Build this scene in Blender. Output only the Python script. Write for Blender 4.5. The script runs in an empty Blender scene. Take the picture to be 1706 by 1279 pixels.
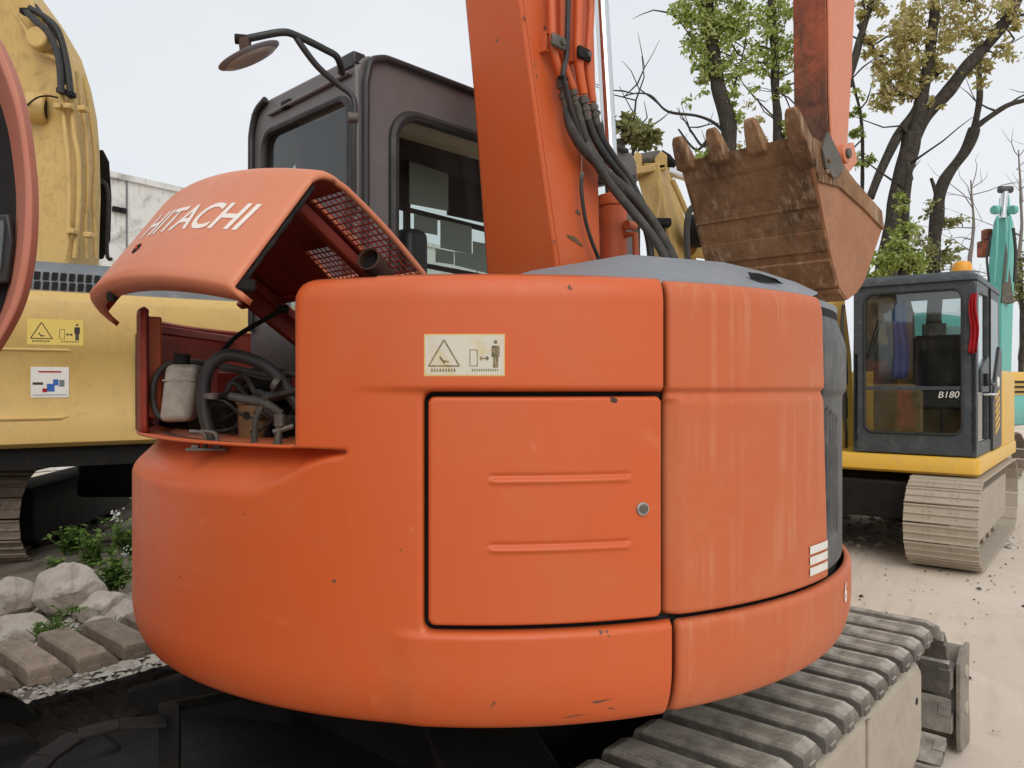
import bpy, math, random
import numpy as np
from mathutils import Vector, Matrix, noise as mnoise
random.seed(7)
S = bpy.context.scene
COL = S.collection
# ------------------------------------------------------------ camera, sky, sun, exposure
F = 1281.0
cd = bpy.data.cameras.new('camera'); cam = bpy.data.objects.new('camera', cd); COL.objects.link(cam)
cam.location = (0, 0, 1.7); cam.rotation_euler = (math.radians(90), 0, 0)
cd.sensor_width = 36; cd.lens = F / 1706 * 36; cd.clip_start = .05; cd.clip_end = 2000
S.camera = cam
SUN_EL, SUN_AZ = math.radians(38), math.radians(170)      # azimuth clockwise from +Y: high behind the camera, to its right
w = bpy.data.worlds.new('World'); S.world = w; w.use_nodes = True
nt = w.node_tree; nt.nodes.clear()
def nn(nt, t, **k):
    n = nt.nodes.new(t)
    for a, v in k.items(): setattr(n, a, v)
    return n
out = nn(nt, 'ShaderNodeOutputWorld')
sky = nn(nt, 'ShaderNodeTexSky', sky_type='NISHITA', sun_disc=False)
sky.sun_elevation = SUN_EL; sky.sun_rotation = SUN_AZ; sky.dust_density = 4
b1 = nn(nt, 'ShaderNodeBackground'); b1.inputs[1].default_value = .09
nt.links.new(sky.outputs[0], b1.inputs[0])
tc = nn(nt, 'ShaderNodeTexCoord'); mp = nn(nt, 'ShaderNodeMapping'); mp.inputs['Scale'].default_value = (1, 1, 2.2)
no = nn(nt, 'ShaderNodeTexNoise'); no.inputs['Scale'].default_value = 1.6; no.inputs['Detail'].default_value = 4; no.inputs['Roughness'].default_value = .5
cr = nn(nt, 'ShaderNodeValToRGB')
cr.color_ramp.elements[0].position = .3; cr.color_ramp.elements[0].color = (.78, .845, .875, 1)
cr.color_ramp.elements[1].position = .72; cr.color_ramp.elements[1].color = (.93, .935, .965, 1)
b2 = nn(nt, 'ShaderNodeBackground'); b2.inputs[1].default_value = 1.03
nt.links.new(tc.outputs['Generated'], mp.inputs[0]); nt.links.new(mp.outputs[0], no.inputs[0])
nt.links.new(no.outputs[0], cr.inputs[0]); nt.links.new(cr.outputs[0], b2.inputs[0])
ms = nn(nt, 'ShaderNodeMixShader'); ms.inputs[0].default_value = .88
nt.links.new(b1.outputs[0], ms.inputs[1]); nt.links.new(b2.outputs[0], ms.inputs[2]); nt.links.new(ms.outputs[0], out.inputs[0])
sl = bpy.data.lights.new('sun', 'SUN'); sl.energy = 1.36; sl.angle = math.radians(45); sl.color = (1, .965, .91)
so = bpy.data.objects.new('sun', sl); COL.objects.link(so)
sd = Vector((math.sin(SUN_AZ) * math.cos(SUN_EL), math.cos(SUN_AZ) * math.cos(SUN_EL), math.sin(SUN_EL)))
so.rotation_euler = sd.to_track_quat('Z', 'Y').to_euler(); so.location = (3, -6, 9)
S.view_settings.view_transform = 'Standard'; S.view_settings.look = 'None'
S.view_settings.exposure = 0; S.view_settings.gamma = 1
S.cycles.max_bounces = 8; S.cycles.transparent_max_bounces = 16; S.cycles.use_denoising = True

# ------------------------------------------------------------ helpers
def V(*a): return Vector(a)
def P(px, py, Y): return V((px - 853) / F * Y, Y, 1.7 - (py - 640) / F * Y)
def PZ(px, py, z):
    Y = (1.7 - z) * F / (py - 640); return P(px, py, Y)
class Frame:
    def __init__(s, cx, cy, deg):
        h = math.radians(deg); s.C = V(cx, cy, 0); s.f = V(math.sin(h), math.cos(h), 0); s.l = V(-math.cos(h), math.sin(h), 0)
    def w(s, a, b, z): return s.C + s.f * a + s.l * b + V(0, 0, z)
    def pl(s, px, py, n, d):
        r = V((px - 853) / F, 1, -(py - 640) / F); o = V(0, 0, 1.7)
        return o + r * ((d + n.dot(s.C) - n.dot(o)) / n.dot(r))
    def pa(s, px, py, a): return s.pl(px, py, s.f, a)
    def pb(s, px, py, b): return s.pl(px, py, s.l, b)
    def loc(s, p): q = p - s.C; return (q.dot(s.f), q.dot(s.l), p.z)
def thing(name, label, cat, loc, group=None):
    o = bpy.data.objects.new(name, None); COL.objects.link(o); o.location = loc
    o['label'] = label; o['category'] = cat
    if group: o['group'] = group
    o.empty_display_size = .2
    return o
def origin(o):
    v = V(0, 0, 0)
    while o is not None: v += o.location; o = o.parent
    return v
def link(name, me, mat, parent=None, smooth=35, bevel=0, solid=0, loc=None, seg=2):
    me.materials.append(mat)
    if smooth is not None:
        me.polygons.foreach_set('use_smooth', [True] * len(me.polygons))
        if smooth < 180: me.set_sharp_from_angle(angle=math.radians(smooth))
    o = bpy.data.objects.new(name, me); COL.objects.link(o)
    if parent: o.parent = parent
    if loc is not None: o.location = loc
    if solid:
        m = o.modifiers.new('solid', 'SOLIDIFY'); m.thickness = abs(solid); m.offset = 1 if solid > 0 else -1
    if bevel:
        m = o.modifiers.new('bevel', 'BEVEL'); m.width = bevel; m.segments = seg; m.limit_method = 'ANGLE'; m.angle_limit = math.radians(35)
    return o
def tag(o, label, cat=None, group=None, kind=None):
    o['label'] = label
    if cat: o['category'] = cat
    if group: o['group'] = group
    if kind: o['kind'] = kind
    return o
def frame_from(d, up=V(0, 0, 1)):
    d = d.normalized()
    if abs(d.dot(up)) > .98: up = V(1, 0, 0)
    x = d.cross(up).normalized(); return x, x.cross(d).normalized()
def smooth_path(pts, n=8):
    if len(pts) < 3: return pts
    q = [pts[0]] + list(pts) + [pts[-1]]; o = []
    for i in range(1, len(q) - 2):
        a, b, c, d = q[i - 1:i + 3]
        for k in range(n):
            t = k / n
            o.append(.5 * ((2 * b) + (c - a) * t + (2 * a - 5 * b + 4 * c - d) * t * t + (3 * b - a - 3 * c + d) * t ** 3))
    o.append(pts[-1]); return o
class MB:
    def __init__(s): s.v = []; s.f = []
    def add(s, vs, fs):
        n = len(s.v); s.v += [Vector(x) for x in vs]; s.f += [tuple(i + n for i in f) for f in fs]; return s
    def box(s, c, ax, sx, sy, sz):
        x, y, z = ax
        vs = [c + x * (i * sx / 2) + y * (j * sy / 2) + z * (k * sz / 2) for i in (-1, 1) for j in (-1, 1) for k in (-1, 1)]
        return s.add(vs, [(0, 1, 3, 2), (4, 6, 7, 5), (0, 4, 5, 1), (2, 3, 7, 6), (0, 2, 6, 4), (1, 5, 7, 3)])
    def bar(s, p, q, wd, ht, up=V(0, 0, 1)):
        x, y = frame_from(q - p, up); return s.box((p + q) / 2, ((q - p).normalized(), x, y), (q - p).length, wd, ht)
    def prism(s, poly, vec):
        n = len(poly); vs = list(poly) + [p + vec for p in poly]
        return s.add(vs, [tuple(range(n - 1, -1, -1)), tuple(range(n, 2 * n))] + [(i, (i + 1) % n, n + (i + 1) % n, n + i) for i in range(n)])
    def loft(s, rings, caps=True):
        n = len(rings[0]); vs = [p for r in rings for p in r]; fs = []
        for k in range(len(rings) - 1):
            for i in range(n): fs.append((k * n + i, k * n + (i + 1) % n, (k + 1) * n + (i + 1) % n, (k + 1) * n + i))
        if caps: fs += [tuple(range(n - 1, -1, -1)), tuple(range((len(rings) - 1) * n, len(rings) * n))]
        return s.add(vs, fs)
    def tube(s, pts, r, n=12, smooth=0, caps=True):
        if smooth: 
            if not isinstance(r, (int, float)):
                rr = smooth_path([V(x, 0, 0) for x in r], smooth); r = [x.x for x in rr]
            pts = smooth_path(pts, smooth)
        rings = []; x = None
        for i, p in enumerate(pts):
            d = (pts[min(i + 1, len(pts) - 1)] - pts[max(i - 1, 0)]).normalized()
            if x is None: x, y = frame_from(d)
            else:
                x = (x - d * x.dot(d)).normalized(); y = x.cross(d)
            rad = r if isinstance(r, (int, float)) else r[i]
            rings.append([p + (x * math.cos(t) + y * math.sin(t)) * rad for t in [2 * math.pi * k / n for k in range(n)]])
        return s.loft(rings, caps)
    def cyl(s, c, d, r, h, n=24):
        d = d.normalized(); return s.tube([c - d * h / 2, c + d * h / 2], r, n)
    def lathe(s, c, d, prof, n=24):
        d = d.normalized(); x, y = frame_from(d)
        return s.loft([[c + d * h + (x * math.cos(t) + y * math.sin(t)) * max(r, 1e-4) for t in [2 * math.pi * k / n for k in range(n)]] for r, h in prof])
    def quad(s, a, b, c, d): return s.add([a, b, c, d], [(0, 1, 2, 3)])
    def sheet(s, rows):
        m = len(rows[0]); vs = [p for r in rows for p in r]
        return s.add(vs, [(i * m + j, i * m + j + 1, (i + 1) * m + j + 1, (i + 1) * m + j) for i in range(len(rows) - 1) for j in range(m - 1)])
    def build(s, name, mat, parent=None, smooth=35, bevel=0, solid=0, local=False, seg=2, recalc=True):
        o = V(0, 0, 0) if local or parent is None else origin(parent)
        me = bpy.data.meshes.new(name); me.from_pydata([tuple(p - o) for p in s.v], [], s.f)
        if recalc:
            import bmesh
            bm = bmesh.new(); bm.from_mesh(me); bmesh.ops.recalc_face_normals(bm, faces=bm.faces); bm.to_mesh(me); bm.free()
        return link(name, me, mat, parent, smooth, bevel, solid, None, seg)
AX = (V(1, 0, 0), V(0, 1, 0), V(0, 0, 1))

# ------------------------------------------------------------ materials
def newmat(name):
    m = bpy.data.materials.new(name); m.use_nodes = True; t = m.node_tree; t.nodes.clear()
    o = nn(t, 'ShaderNodeOutputMaterial'); p = nn(t, 'ShaderNodeBsdfPrincipled'); t.links.new(p.outputs[0], o.inputs[0])
    return m, t, p, o
def noise(t, vec, scale, detail=4, rough=.6, dist=0):
    n = nn(t, 'ShaderNodeTexNoise'); n.inputs['Scale'].default_value = scale; n.inputs['Detail'].default_value = detail
    n.inputs['Roughness'].default_value = rough; n.inputs['Distortion'].default_value = dist
    t.links.new(vec, n.inputs['Vector']); return n.outputs[0]
def ramp(t, x, a, b, lo=0, hi=1):
    n = nn(t, 'ShaderNodeMapRange'); n.inputs[1].default_value = a; n.inputs[2].default_value = b; n.inputs[3].default_value = lo; n.inputs[4].default_value = hi
    t.links.new(x, n.inputs[0]); return n.outputs[0]
def mix(t, fac, a, b):
    n = nn(t, 'ShaderNodeMix', data_type='RGBA')
    if isinstance(fac, (int, float)): n.inputs[0].default_value = fac
    else: t.links.new(fac, n.inputs[0])
    for i, c in ((6, a), (7, b)):
        if isinstance(c, (tuple, list)): n.inputs[i].default_value = tuple(c)[:3] + (1,)
        else: t.links.new(c, n.inputs[i])
    return n.outputs[2]
def mul(t, a, b, op='MULTIPLY'):
    n = nn(t, 'ShaderNodeMath', operation=op)
    for i, c in ((0, a), (1, b)):
        if isinstance(c, (int, float)): n.inputs[i].default_value = c
        else: t.links.new(c, n.inputs[i])
    return n.outputs[0]
def coords(t, scale=None):
    c = nn(t, 'ShaderNodeTexCoord').outputs['Object']
    if scale:
        m = nn(t, 'ShaderNodeMapping'); m.inputs['Scale'].default_value = scale; t.links.new(c, m.inputs[0]); return m.outputs[0]
    return c
def surface(name, col, rough=.5, vary=.25, vcol=None, vscale=3, dirt=None, damt=.3, dscale=8, streak=None, samt=0, chip=None, chipt=.74,
            bump=.0, bscale=60, metal=0, spec=.4, top=None, tamt=0, coat=0, scratch=None, scamt=0, zwear=None, objvar=0):
    m, t, p, o = newmat(name); c = coords(t)
    vcol = vcol or tuple(min(1, x * 1.35 + .02) for x in col)
    k = mix(t, mul(t, ramp(t, noise(t, c, vscale, 5), .3, .7), vary), col, vcol)
    if dirt: k = mix(t, mul(t, ramp(t, noise(t, c, dscale, 8, .7, .4), .5, .68), damt), k, dirt)
    if streak:
        s = noise(t, coords(t, (38, 38, 1.1)), 1, 3, .6); s2 = noise(t, coords(t, (3, 3, 5)), 1, 2)
        k = mix(t, mul(t, mul(t, ramp(t, s, .5, .72), ramp(t, s2, .4, .6)), samt), k, streak)
    if zwear:
        sz = nn(t, 'ShaderNodeSeparateXYZ'); t.links.new(c, sz.inputs[0])
        zz = mul(t, sz.outputs[2], ramp(t, noise(t, coords(t, (9, 9, 2.2)), 1, 6, .7), .2, .8, -.45, .45), 'ADD')
        k = mix(t, ramp(t, zz, zwear[0], zwear[1], 0, .95), k, zwear[2])
        zk = mul(t, ramp(t, zz, zwear[0] + .25, zwear[1], 0, 1), ramp(t, noise(t, c, 7, 7, .75, 1), .45, .6))
        k = mix(t, zk, k, tuple(x * .35 for x in zwear[2]))
    if objvar:
        oi = nn(t, 'ShaderNodeObjectInfo'); k = mix(t, ramp(t, oi.outputs['Random'], 0, 1, 0, objvar), k, tuple(x * .45 for x in col))
    if scratch:
        for q, (sc_, lo_) in enumerate((((2.5, 2.5, 90), .69), ((60, 60, 3.5), .72), ((9, 9, 9), .66))):
            sn = ramp(t, noise(t, coords(t, sc_), 1, 3, .55, .3 if q < 2 else 1.2), lo_, lo_ + .05)
            k = mix(t, mul(t, mul(t, sn, ramp(t, noise(t, c, 1.9 + q, 3), .45, .62)), scamt), k, scratch)
    if top:
        g = nn(t, 'ShaderNodeNewGeometry'); sx = nn(t, 'ShaderNodeSeparateXYZ'); t.links.new(g.outputs['Normal'], sx.inputs[0])
        k = mix(t, mul(t, mul(t, ramp(t, sx.outputs[2], .2, .9), ramp(t, noise(t, c, 14, 6), .25, .6)), tamt), k, top)
    ro = ramp(t, noise(t, c, 22, 5), .2, .8, rough - .08, min(1, rough + .12))
    if chip:
        ch = ramp(t, noise(t, c, 17, 2, .5), chipt, chipt + .012)
        k = mix(t, ch, k, chip); ro = mul(t, ro, ramp(t, ch, 0, 1, 0, .3), 'ADD')
    t.links.new(k, p.inputs['Base Color']); t.links.new(ro, p.inputs['Roughness'])
    p.inputs['Metallic'].default_value = metal; p.inputs['Specular IOR Level'].default_value = spec
    if coat: p.inputs['Coat Weight'].default_value = coat; p.inputs['Coat Roughness'].default_value = .25
    if bump:
        b = nn(t, 'ShaderNodeBump'); b.inputs['Strength'].default_value = bump; b.inputs['Distance'].default_value = .01
        t.links.new(noise(t, c, bscale, 6, .65), b.inputs['Height']); t.links.new(b.outputs[0], p.inputs['Normal'])
    return m
def flat(name, col, rough=.5, metal=0, spec=.5): return surface(name, col, rough, .15, None, 12, metal=metal, spec=spec)
def glass(name, tint=(.55, .62, .6), refl=.12, rough=.03, dust=.16):
    m = bpy.data.materials.new(name); m.use_nodes = True; t = m.node_tree; t.nodes.clear(); o = nn(t, 'ShaderNodeOutputMaterial')
    tr = nn(t, 'ShaderNodeBsdfTransparent'); tr.inputs[0].default_value = tint + (1,)
    gl = nn(t, 'ShaderNodeBsdfGlossy'); gl.inputs['Roughness'].default_value = rough; gl.inputs[0].default_value = (.95, .97, 1, 1)
    fr = nn(t, 'ShaderNodeLayerWeight'); fr.inputs['Blend'].default_value = .5
    ml = mul(t, mul(t, mul(t, fr.outputs['Facing'], 4.0, 'POWER'), .7), refl, 'ADD')
    mx = nn(t, 'ShaderNodeMixShader'); t.links.new(ml, mx.inputs[0]); t.links.new(tr.outputs[0], mx.inputs[1]); t.links.new(gl.outputs[0], mx.inputs[2])
    # a thin film of dust on the pane
    df = nn(t, 'ShaderNodeBsdfDiffuse'); df.inputs[0].default_value = (.45, .43, .38, 1)
    m2 = nn(t, 'ShaderNodeMixShader'); t.links.new(ramp(t, noise(t, coords(t), 6, 5), .35, .8, dust * .1, dust), m2.inputs[0])
    t.links.new(mx.outputs[0], m2.inputs[1]); t.links.new(df.outputs[0], m2.inputs[2]); t.links.new(m2.outputs[0], o.inputs[0])
    return m
DUST = (.42, .37, .29)
ORANGE = (.585, .101, .023)
M = {}
M['orange'] = surface('orange paint', ORANGE, .40, .4, (.57, .13, .045), 2.2, dirt=(.50, .155, .06), damt=.3, dscale=3.5, chip=(.07, .03, .018), chipt=.785, spec=.4, bump=.02, bscale=5, scratch=(.62, .22, .11), scamt=.28)
M['orange_dusty'] = surface('faded orange paint', (.53, .115, .038), .52, .6, (.49, .15, .062), 2.5, dirt=(.55, .22, .11), damt=.25, dscale=4, streak=(.60, .28, .15), samt=.45, chip=(.06, .03, .02), chipt=.80, spec=.4, bump=.02, bscale=5)
M['orange_old'] = surface('worn orange paint', (.56, .11, .035), .48, .5, (.5, .15, .07), 3, dirt=(.16, .07, .035), damt=.45, dscale=6, chip=(.05, .03, .02), chipt=.70, spec=.4, bump=.05, bscale=20)
M['orange_pink'] = surface('sun faded orange paint', (.62, .2, .1), .42, .4, (.6, .25, .14), 2.5, dirt=(.5, .22, .12), damt=.2, dscale=5, spec=.45)
M['orange_shade'] = surface('shaded orange inside', (.30, .035, .018), .6, .4, (.2, .03, .02), 4, dirt=(.05, .02, .015), damt=.5, dscale=7)  # same orange paint as outside, inside shade put into the darker red
M['black'] = surface('black grime', (.011, .0105, .010), .6, .5, (.022, .02, .018), 8, dirt=(.035, .03, .024), damt=.3, dscale=9, bump=.1, spec=.15)
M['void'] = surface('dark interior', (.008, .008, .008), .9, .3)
M['rubber'] = surface('black rubber', (.02, .02, .021), .5, .5, (.04, .038, .035), 14, dirt=(.10, .09, .075), damt=.25, dscale=20)
M['hose_dusty'] = surface('dusty rubber hose', (.035, .032, .029), .6, .6, (.075, .066, .055), 12, dirt=(.17, .145, .115), damt=.4, dscale=18)
M['cab'] = surface('grey brown cab paint', (.118, .108, .108), .42, .4, (.15, .135, .13), 3, dirt=(.22, .2, .19), damt=.2, dscale=9, spec=.5)
M['cab_trim'] = surface('black cab trim', (.022, .022, .025), .38, .4, (.05, .048, .046), 9)
M['grey_cover'] = surface('grey plastic cover', (.20, .215, .235), .5, .4, (.26, .27, .28), 6, dirt=(.34, .32, .28), damt=.25, dscale=10)
M['grille_grey'] = surface('dark grey plastic', (.045, .048, .05), .5, .5, (.16, .16, .16), 8, dirt=(.25, .23, .2), damt=.3, dscale=14, streak=(.2, .19, .17), samt=.3, spec=.3)
M['steel'] = surface('plated steel', (.5, .5, .48), .3, .3, (.35, .34, .32), 12, metal=.8)
M['chrome'] = surface('chromed rod', (.72, .73, .74), .14, .2, (.6, .6, .6), 8, metal=1)
M['dullmetal'] = surface('dull metal', (.10, .092, .08), .55, .5, (.17, .15, .12), 16, metal=.4, dirt=(.22, .18, .14), damt=.4)
M['white_mark'] = surface('white decal', (.74, .72, .67), .5, .3, (.6, .57, .5), 9, dirt=(.55, .42, .33), damt=.25, dscale=30)
M['white_print'] = surface('white lettering', (.80, .74, .68), .5, .3, (.75, .6, .52), 30)
M['rust'] = surface('rusty bucket steel', (.17, .085, .042), .72, .9, (.36, .20, .10), 3.5, dirt=(.06, .035, .022), damt=.85, dscale=3.2, streak=(.46, .33, .22), samt=.8, scratch=(.42, .28, .18), scamt=.5, bump=.5, bscale=30, spec=.25)
M['rust_side'] = surface('rusty bucket side', (.30, .125, .055), .68, .8, (.42, .21, .12), 3, dirt=(.17, .07, .035), damt=.45, dscale=6, bump=.35, bscale=34, spec=.3)
M['arm_rust'] = surface('orange paint worn to rust', (.26, .06, .028), .6, .9, (.48, .11, .04), 2.2, dirt=(.045, .022, .016), damt=.95, dscale=3.5, streak=(.07, .03, .02), samt=.9, zwear=(3.75, 2.95, (.13, .06, .035)), bump=.2, bscale=30)
M['shoe'] = surface('worn dusty track pad', (.11, .10, .088), .62, .6, (.20, .18, .15), 9, dirt=(.38, .33, .27), damt=.6, dscale=11, objvar=.5, top=(.52, .47, .40), tamt=.85, bump=.45, bscale=40)  # tops lighter than sides: dust, plus lit tops put into the colour
M['shoe_mud'] = surface('mud dried track steel', (.24, .19, .145), .85, .7, (.40, .33, .26), 7, dirt=(.07, .055, .042), damt=.7, dscale=9, objvar=.5, top=(.40, .34, .28), tamt=.4, bump=.6, bscale=35, spec=.2)
M['track_tan'] = surface('tan dusty track frame', (.38, .325, .255), .7, .5, (.48, .42, .34), 5, dirt=(.25, .21, .165), damt=.4, dscale=9, bump=.15, bscale=40, spec=.3)
M['blade'] = surface('dusty worn blade', (.21, .185, .155), .7, .6, (.33, .29, .24), 6, dirt=(.09, .075, .06), damt=.5, dscale=9, streak=(.4, .35, .28), samt=.4, bump=.25, bscale=30)
M['yellow'] = surface('faded yellow paint', (.60, .39, .12), .42, .45, (.66, .47, .2), 2, dirt=(.38, .25, .11), damt=.35, dscale=5, spec=.45, streak=(.42, .29, .14), samt=.35, scratch=(.35, .22, .1), scamt=.3)
M['yellow_pale'] = surface('pale yellow paint', (.56, .37, .12), .5, .4, (.60, .43, .19), 3, dirt=(.28, .18, .07), damt=.5, dscale=7, streak=(.3, .2, .1), samt=.4)
M['yellow_rich'] = surface('deep yellow paint', (.70, .40, .045), .42, .3, (.66, .45, .12), 3, dirt=(.42, .33, .17), damt=.3, dscale=9)
M['teal'] = surface('turquoise paint', (.11, .42, .37), .5, .4, (.22, .5, .45), 3, dirt=(.2, .33, .3), damt=.3, dscale=6)
M['bluegrey'] = surface('blue grey hood', (.13, .15, .17), .45, .4, (.22, .24, .26), 6, dirt=(.3, .29, .27), damt=.3)
M['slate'] = surface('slate grey cab paint', (.042, .05, .058), .42, .4, (.07, .08, .088), 5, dirt=(.22, .21, .19), damt=.25, dscale=12)
M['red'] = surface('red cloth', (.40, .02, .025), .95, .5, (.22, .015, .02), 15, spec=.1)
M['blue'] = surface('blue cloth', (.04, .13, .42), .8, .4, (.03, .08, .25), 15)
M['amber'] = surface('amber plastic', (.75, .33, .03), .3, .3)
M['glass_dark'] = glass('tinted cab glass', (.5, .56, .55), .06, dust=.08)
M['glass'] = glass('cab glass', (.72, .8, .77), .07)
M['glass_mid'] = glass('dusty cab glass', (.50, .58, .57), .12, dust=.05)
M['beige'] = surface('beige headliner', (.92, .76, .58), .8, .3, (.85, .7, .54), 6)
M['paper'] = surface('sun bleached paper', (.40, .45, .42), .8, .2, (.34, .38, .36), 5)
M['bark'] = surface('dark bark', (.038, .032, .027), .9, .7, (.08, .07, .058), 14, dirt=(.015, .013, .011), damt=.8, dscale=16, streak=(.13, .115, .095), samt=.7, bump=1.0, bscale=20, spec=.15)
def leafmat(name, cols, trans=.45):
    m = bpy.data.materials.new(name); m.use_nodes = True; t = m.node_tree; t.nodes.clear(); o = nn(t, 'ShaderNodeOutputMaterial')
    g = nn(t, 'ShaderNodeNewGeometry'); c = nn(t, 'ShaderNodeValToRGB'); e = c.color_ramp.elements
    e[0].color = cols[0] + (1,); e[1].color = cols[-1] + (1,)
    for i, k in enumerate(cols[1:-1]): e.new((i + 1) / (len(cols) - 1)).color = k + (1,)
    t.links.new(g.outputs['Random Per Island'], c.inputs[0])
    col = mix(t, ramp(t, noise(t, coords(t), 1.3, 2), .35, .65, 0, .6), c.outputs[0], cols[len(cols) // 2])
    d = nn(t, 'ShaderNodeBsdfDiffuse'); r = nn(t, 'ShaderNodeBsdfTranslucent'); x = nn(t, 'ShaderNodeMixShader'); x.inputs[0].default_value = trans
    t.links.new(col, d.inputs[0]); t.links.new(col, r.inputs[0]); t.links.new(d.outputs[0], x.inputs[1]); t.links.new(r.outputs[0], x.inputs[2]); t.links.new(x.outputs[0], o.inputs[0])
    return m
M['leaf_green'] = leafmat('fresh green leaves', [(.10, .15, .03), (.27, .34, .07), (.44, .50, .16), (.55, .58, .30)])
M['leaf_yellow'] = leafmat('yellowish young leaves', [(.20, .18, .05), (.42, .40, .13), (.58, .52, .24), (.5, .37, .22)])
M['leaf_dark'] = leafmat('dull green leaves', [(.08, .10, .03), (.20, .22, .08), (.34, .34, .15), (.45, .42, .25)])
M['weed'] = leafmat('weed leaves', [(.04, .09, .02), (.11, .19, .045), (.24, .34, .10)], .3)
M['petal'] = leafmat('white petals', [(.7, .72, .7), (.85, .85, .85)], .3)
def groundmat():
    m, t, p, o = newmat('dusty concrete yard'); c = coords(t)
    k = mix(t, ramp(t, noise(t, c, .35, 6, .6), .35, .65), (.60, .50, .41), (.68, .585, .495))
    k = mix(t, ramp(t, noise(t, c, 1.7, 8, .7, .5), .52, .72, 0, .4), k, (.46, .38, .30))
    k = mix(t, ramp(t, noise(t, coords(t, (1, .25, 1)), 2.2, 6, .6, .3), .55, .7, 0, .35), k, (.74, .65, .56))
    k = mix(t, ramp(t, noise(t, c, 60, 4, .7), .62, .75, 0, .35), k, (.24, .2, .16))
    wv = nn(t, 'ShaderNodeTexWave'); wv.inputs['Scale'].default_value = 3.2; wv.inputs['Distortion'].default_value = 2.5; wv.inputs['Detail'].default_value = 3; wv.bands_direction = 'DIAGONAL'; t.links.new(coords(t, (1, -.6, 1)), wv.inputs['Vector'])
    k = mix(t, mul(t, ramp(t, wv.outputs[1], .6, .95), ramp(t, noise(t, c, .55, 4), .48, .62, 0, .28)), k, (.42, .35, .28))
    k = mix(t, ramp(t, noise(t, c, 5, 9, .8, .8), .60, .70, 0, .5), k, (.78, .7, .61))
    t.links.new(k, p.inputs['Base Color']); p.inputs['Roughness'].default_value = .92; p.inputs['Specular IOR Level'].default_value = .2
    b = nn(t, 'ShaderNodeBump'); b.inputs['Strength'].default_value = .35; b.inputs['Distance'].default_value = .01
    t.links.new(noise(t, c, 45, 8, .7), b.inputs['Height']); t.links.new(b.outputs[0], p.inputs['Normal'])
    return m
M['ground'] = groundmat()
M['soil'] = surface('dark damp soil', (.07, .055, .04), .95, .8, (.16, .13, .1), 5, dirt=(.3, .26, .2), damt=.4, dscale=12, bump=1, bscale=22, spec=.1)
M['rock'] = surface('pale rock', (.36, .31, .265), .9, .9, (.56, .50, .44), 3.5, dirt=(.13, .105, .085), damt=.85, dscale=4, bump=1, bscale=14, spec=.2)
M['gravel'] = leafmat('pale gravel', [(.25, .21, .17), (.42, .38, .32), (.6, .57, .5), (.45, .4, .36)], 0)
M['wall'] = surface('stained white wall', (.72, .72, .70), .8, .4, (.60, .60, .57), .8, dirt=(.20, .19, .17), damt=.7, dscale=1.8, streak=(.36, .30, .25), samt=.7, chip=(.16, .14, .12), chipt=.74, spec=.2)
M['wall_dark'] = flat('dark window opening', (.16, .17, .18), .4)

M['pink_rim'] = surface('sun bleached orange rim', (.48, .16, .10), .5, .5, (.56, .26, .19), 3, dirt=(.4, .2, .14), damt=.3, dscale=9)
M['mirror_dusty'] = surface('dusty mirror face', (.42, .41, .37), .4, .5, (.28, .26, .22), 9, metal=.2)
M['soot'] = surface('sooty pipe', (.06, .028, .018), .7, .7, (.12, .055, .035), 8, dirt=(.02, .015, .012), damt=.5, bump=.2)
M['glass_clear'] = glass('cab side glass', (.85, .9, .88), .0, dust=.03)
M['red_dim'] = surface('dim red brace', (.12, .018, .014), .7, .4, (.08, .015, .012), 4)
M['soil_dark'] = surface('oily caked soil', (.02, .017, .014), .95, .7, (.05, .042, .034), 30, bump=1, bscale=60, spec=.1)
M['litter'] = leafmat('fallen leaves', [(.10, .06, .03), (.22, .15, .07), (.3, .26, .12)], .1)
# ================================================================ the main excavator
UF = Frame(-.068, 2.88, 44)          # upper structure: a forward, b to its left
TF = Frame(-.088, 3.06, 41)          # undercarriage
R = 1.215
EX = thing('excavator', 'large orange compact excavator in the middle with its engine hood propped open', 'excavator', (-.07, 2.9, 0))
cx, cy = UF.C.x, UF.C.y
def phi_px(px):
    tx = (px - 853) / F; n = math.hypot(tx, 1); dx, dy = tx / n, 1 / n
    b = dx * cx + dy * cy; disc = b * b - (cx * cx + cy * cy - R * R)
    t = b - math.sqrt(max(disc, 0)); return math.atan2(t * dx - cx, -(t * dy - cy)), t * dy
def U(px): return R * phi_px(px)[0]
def Zp(px, py): return 1.7 - (py - 640) / F * phi_px(px)[1]
def box(u, z, u0, u1, z0, z1, r=.0):
    qx = np.abs(u - (u0 + u1) / 2) - (u1 - u0) / 2 + r; qz = np.abs(z - (z0 + z1) / 2) - (z1 - z0) / 2 + r
    return np.hypot(np.maximum(qx, 0), np.maximum(qz, 0)) + np.minimum(np.maximum(qx, qz), 0) - r
def smax(a, b, k):
    h = np.clip(.5 - .5 * (b - a) / k, 0, 1); return b * (1 - h) + a * h + k * h * (1 - h)
def sstep(x, a, b):
    t = np.clip((x - a) / (b - a), 0, 1); return t * t * (3 - 2 * t)
UD = U(706)
def r_base(u, z, ztop=1.94):
    r = np.full_like(u, R)
    t = np.clip((1.065 - z) / .135, 0, 1); r = r - .06 * (1 - np.sqrt(1 - t * t * .98))
    t = np.clip((z - 1.885) / .06, 0, 1); r = r - .035 * (1 - np.sqrt(1 - t * t * .98))
    return r
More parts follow.
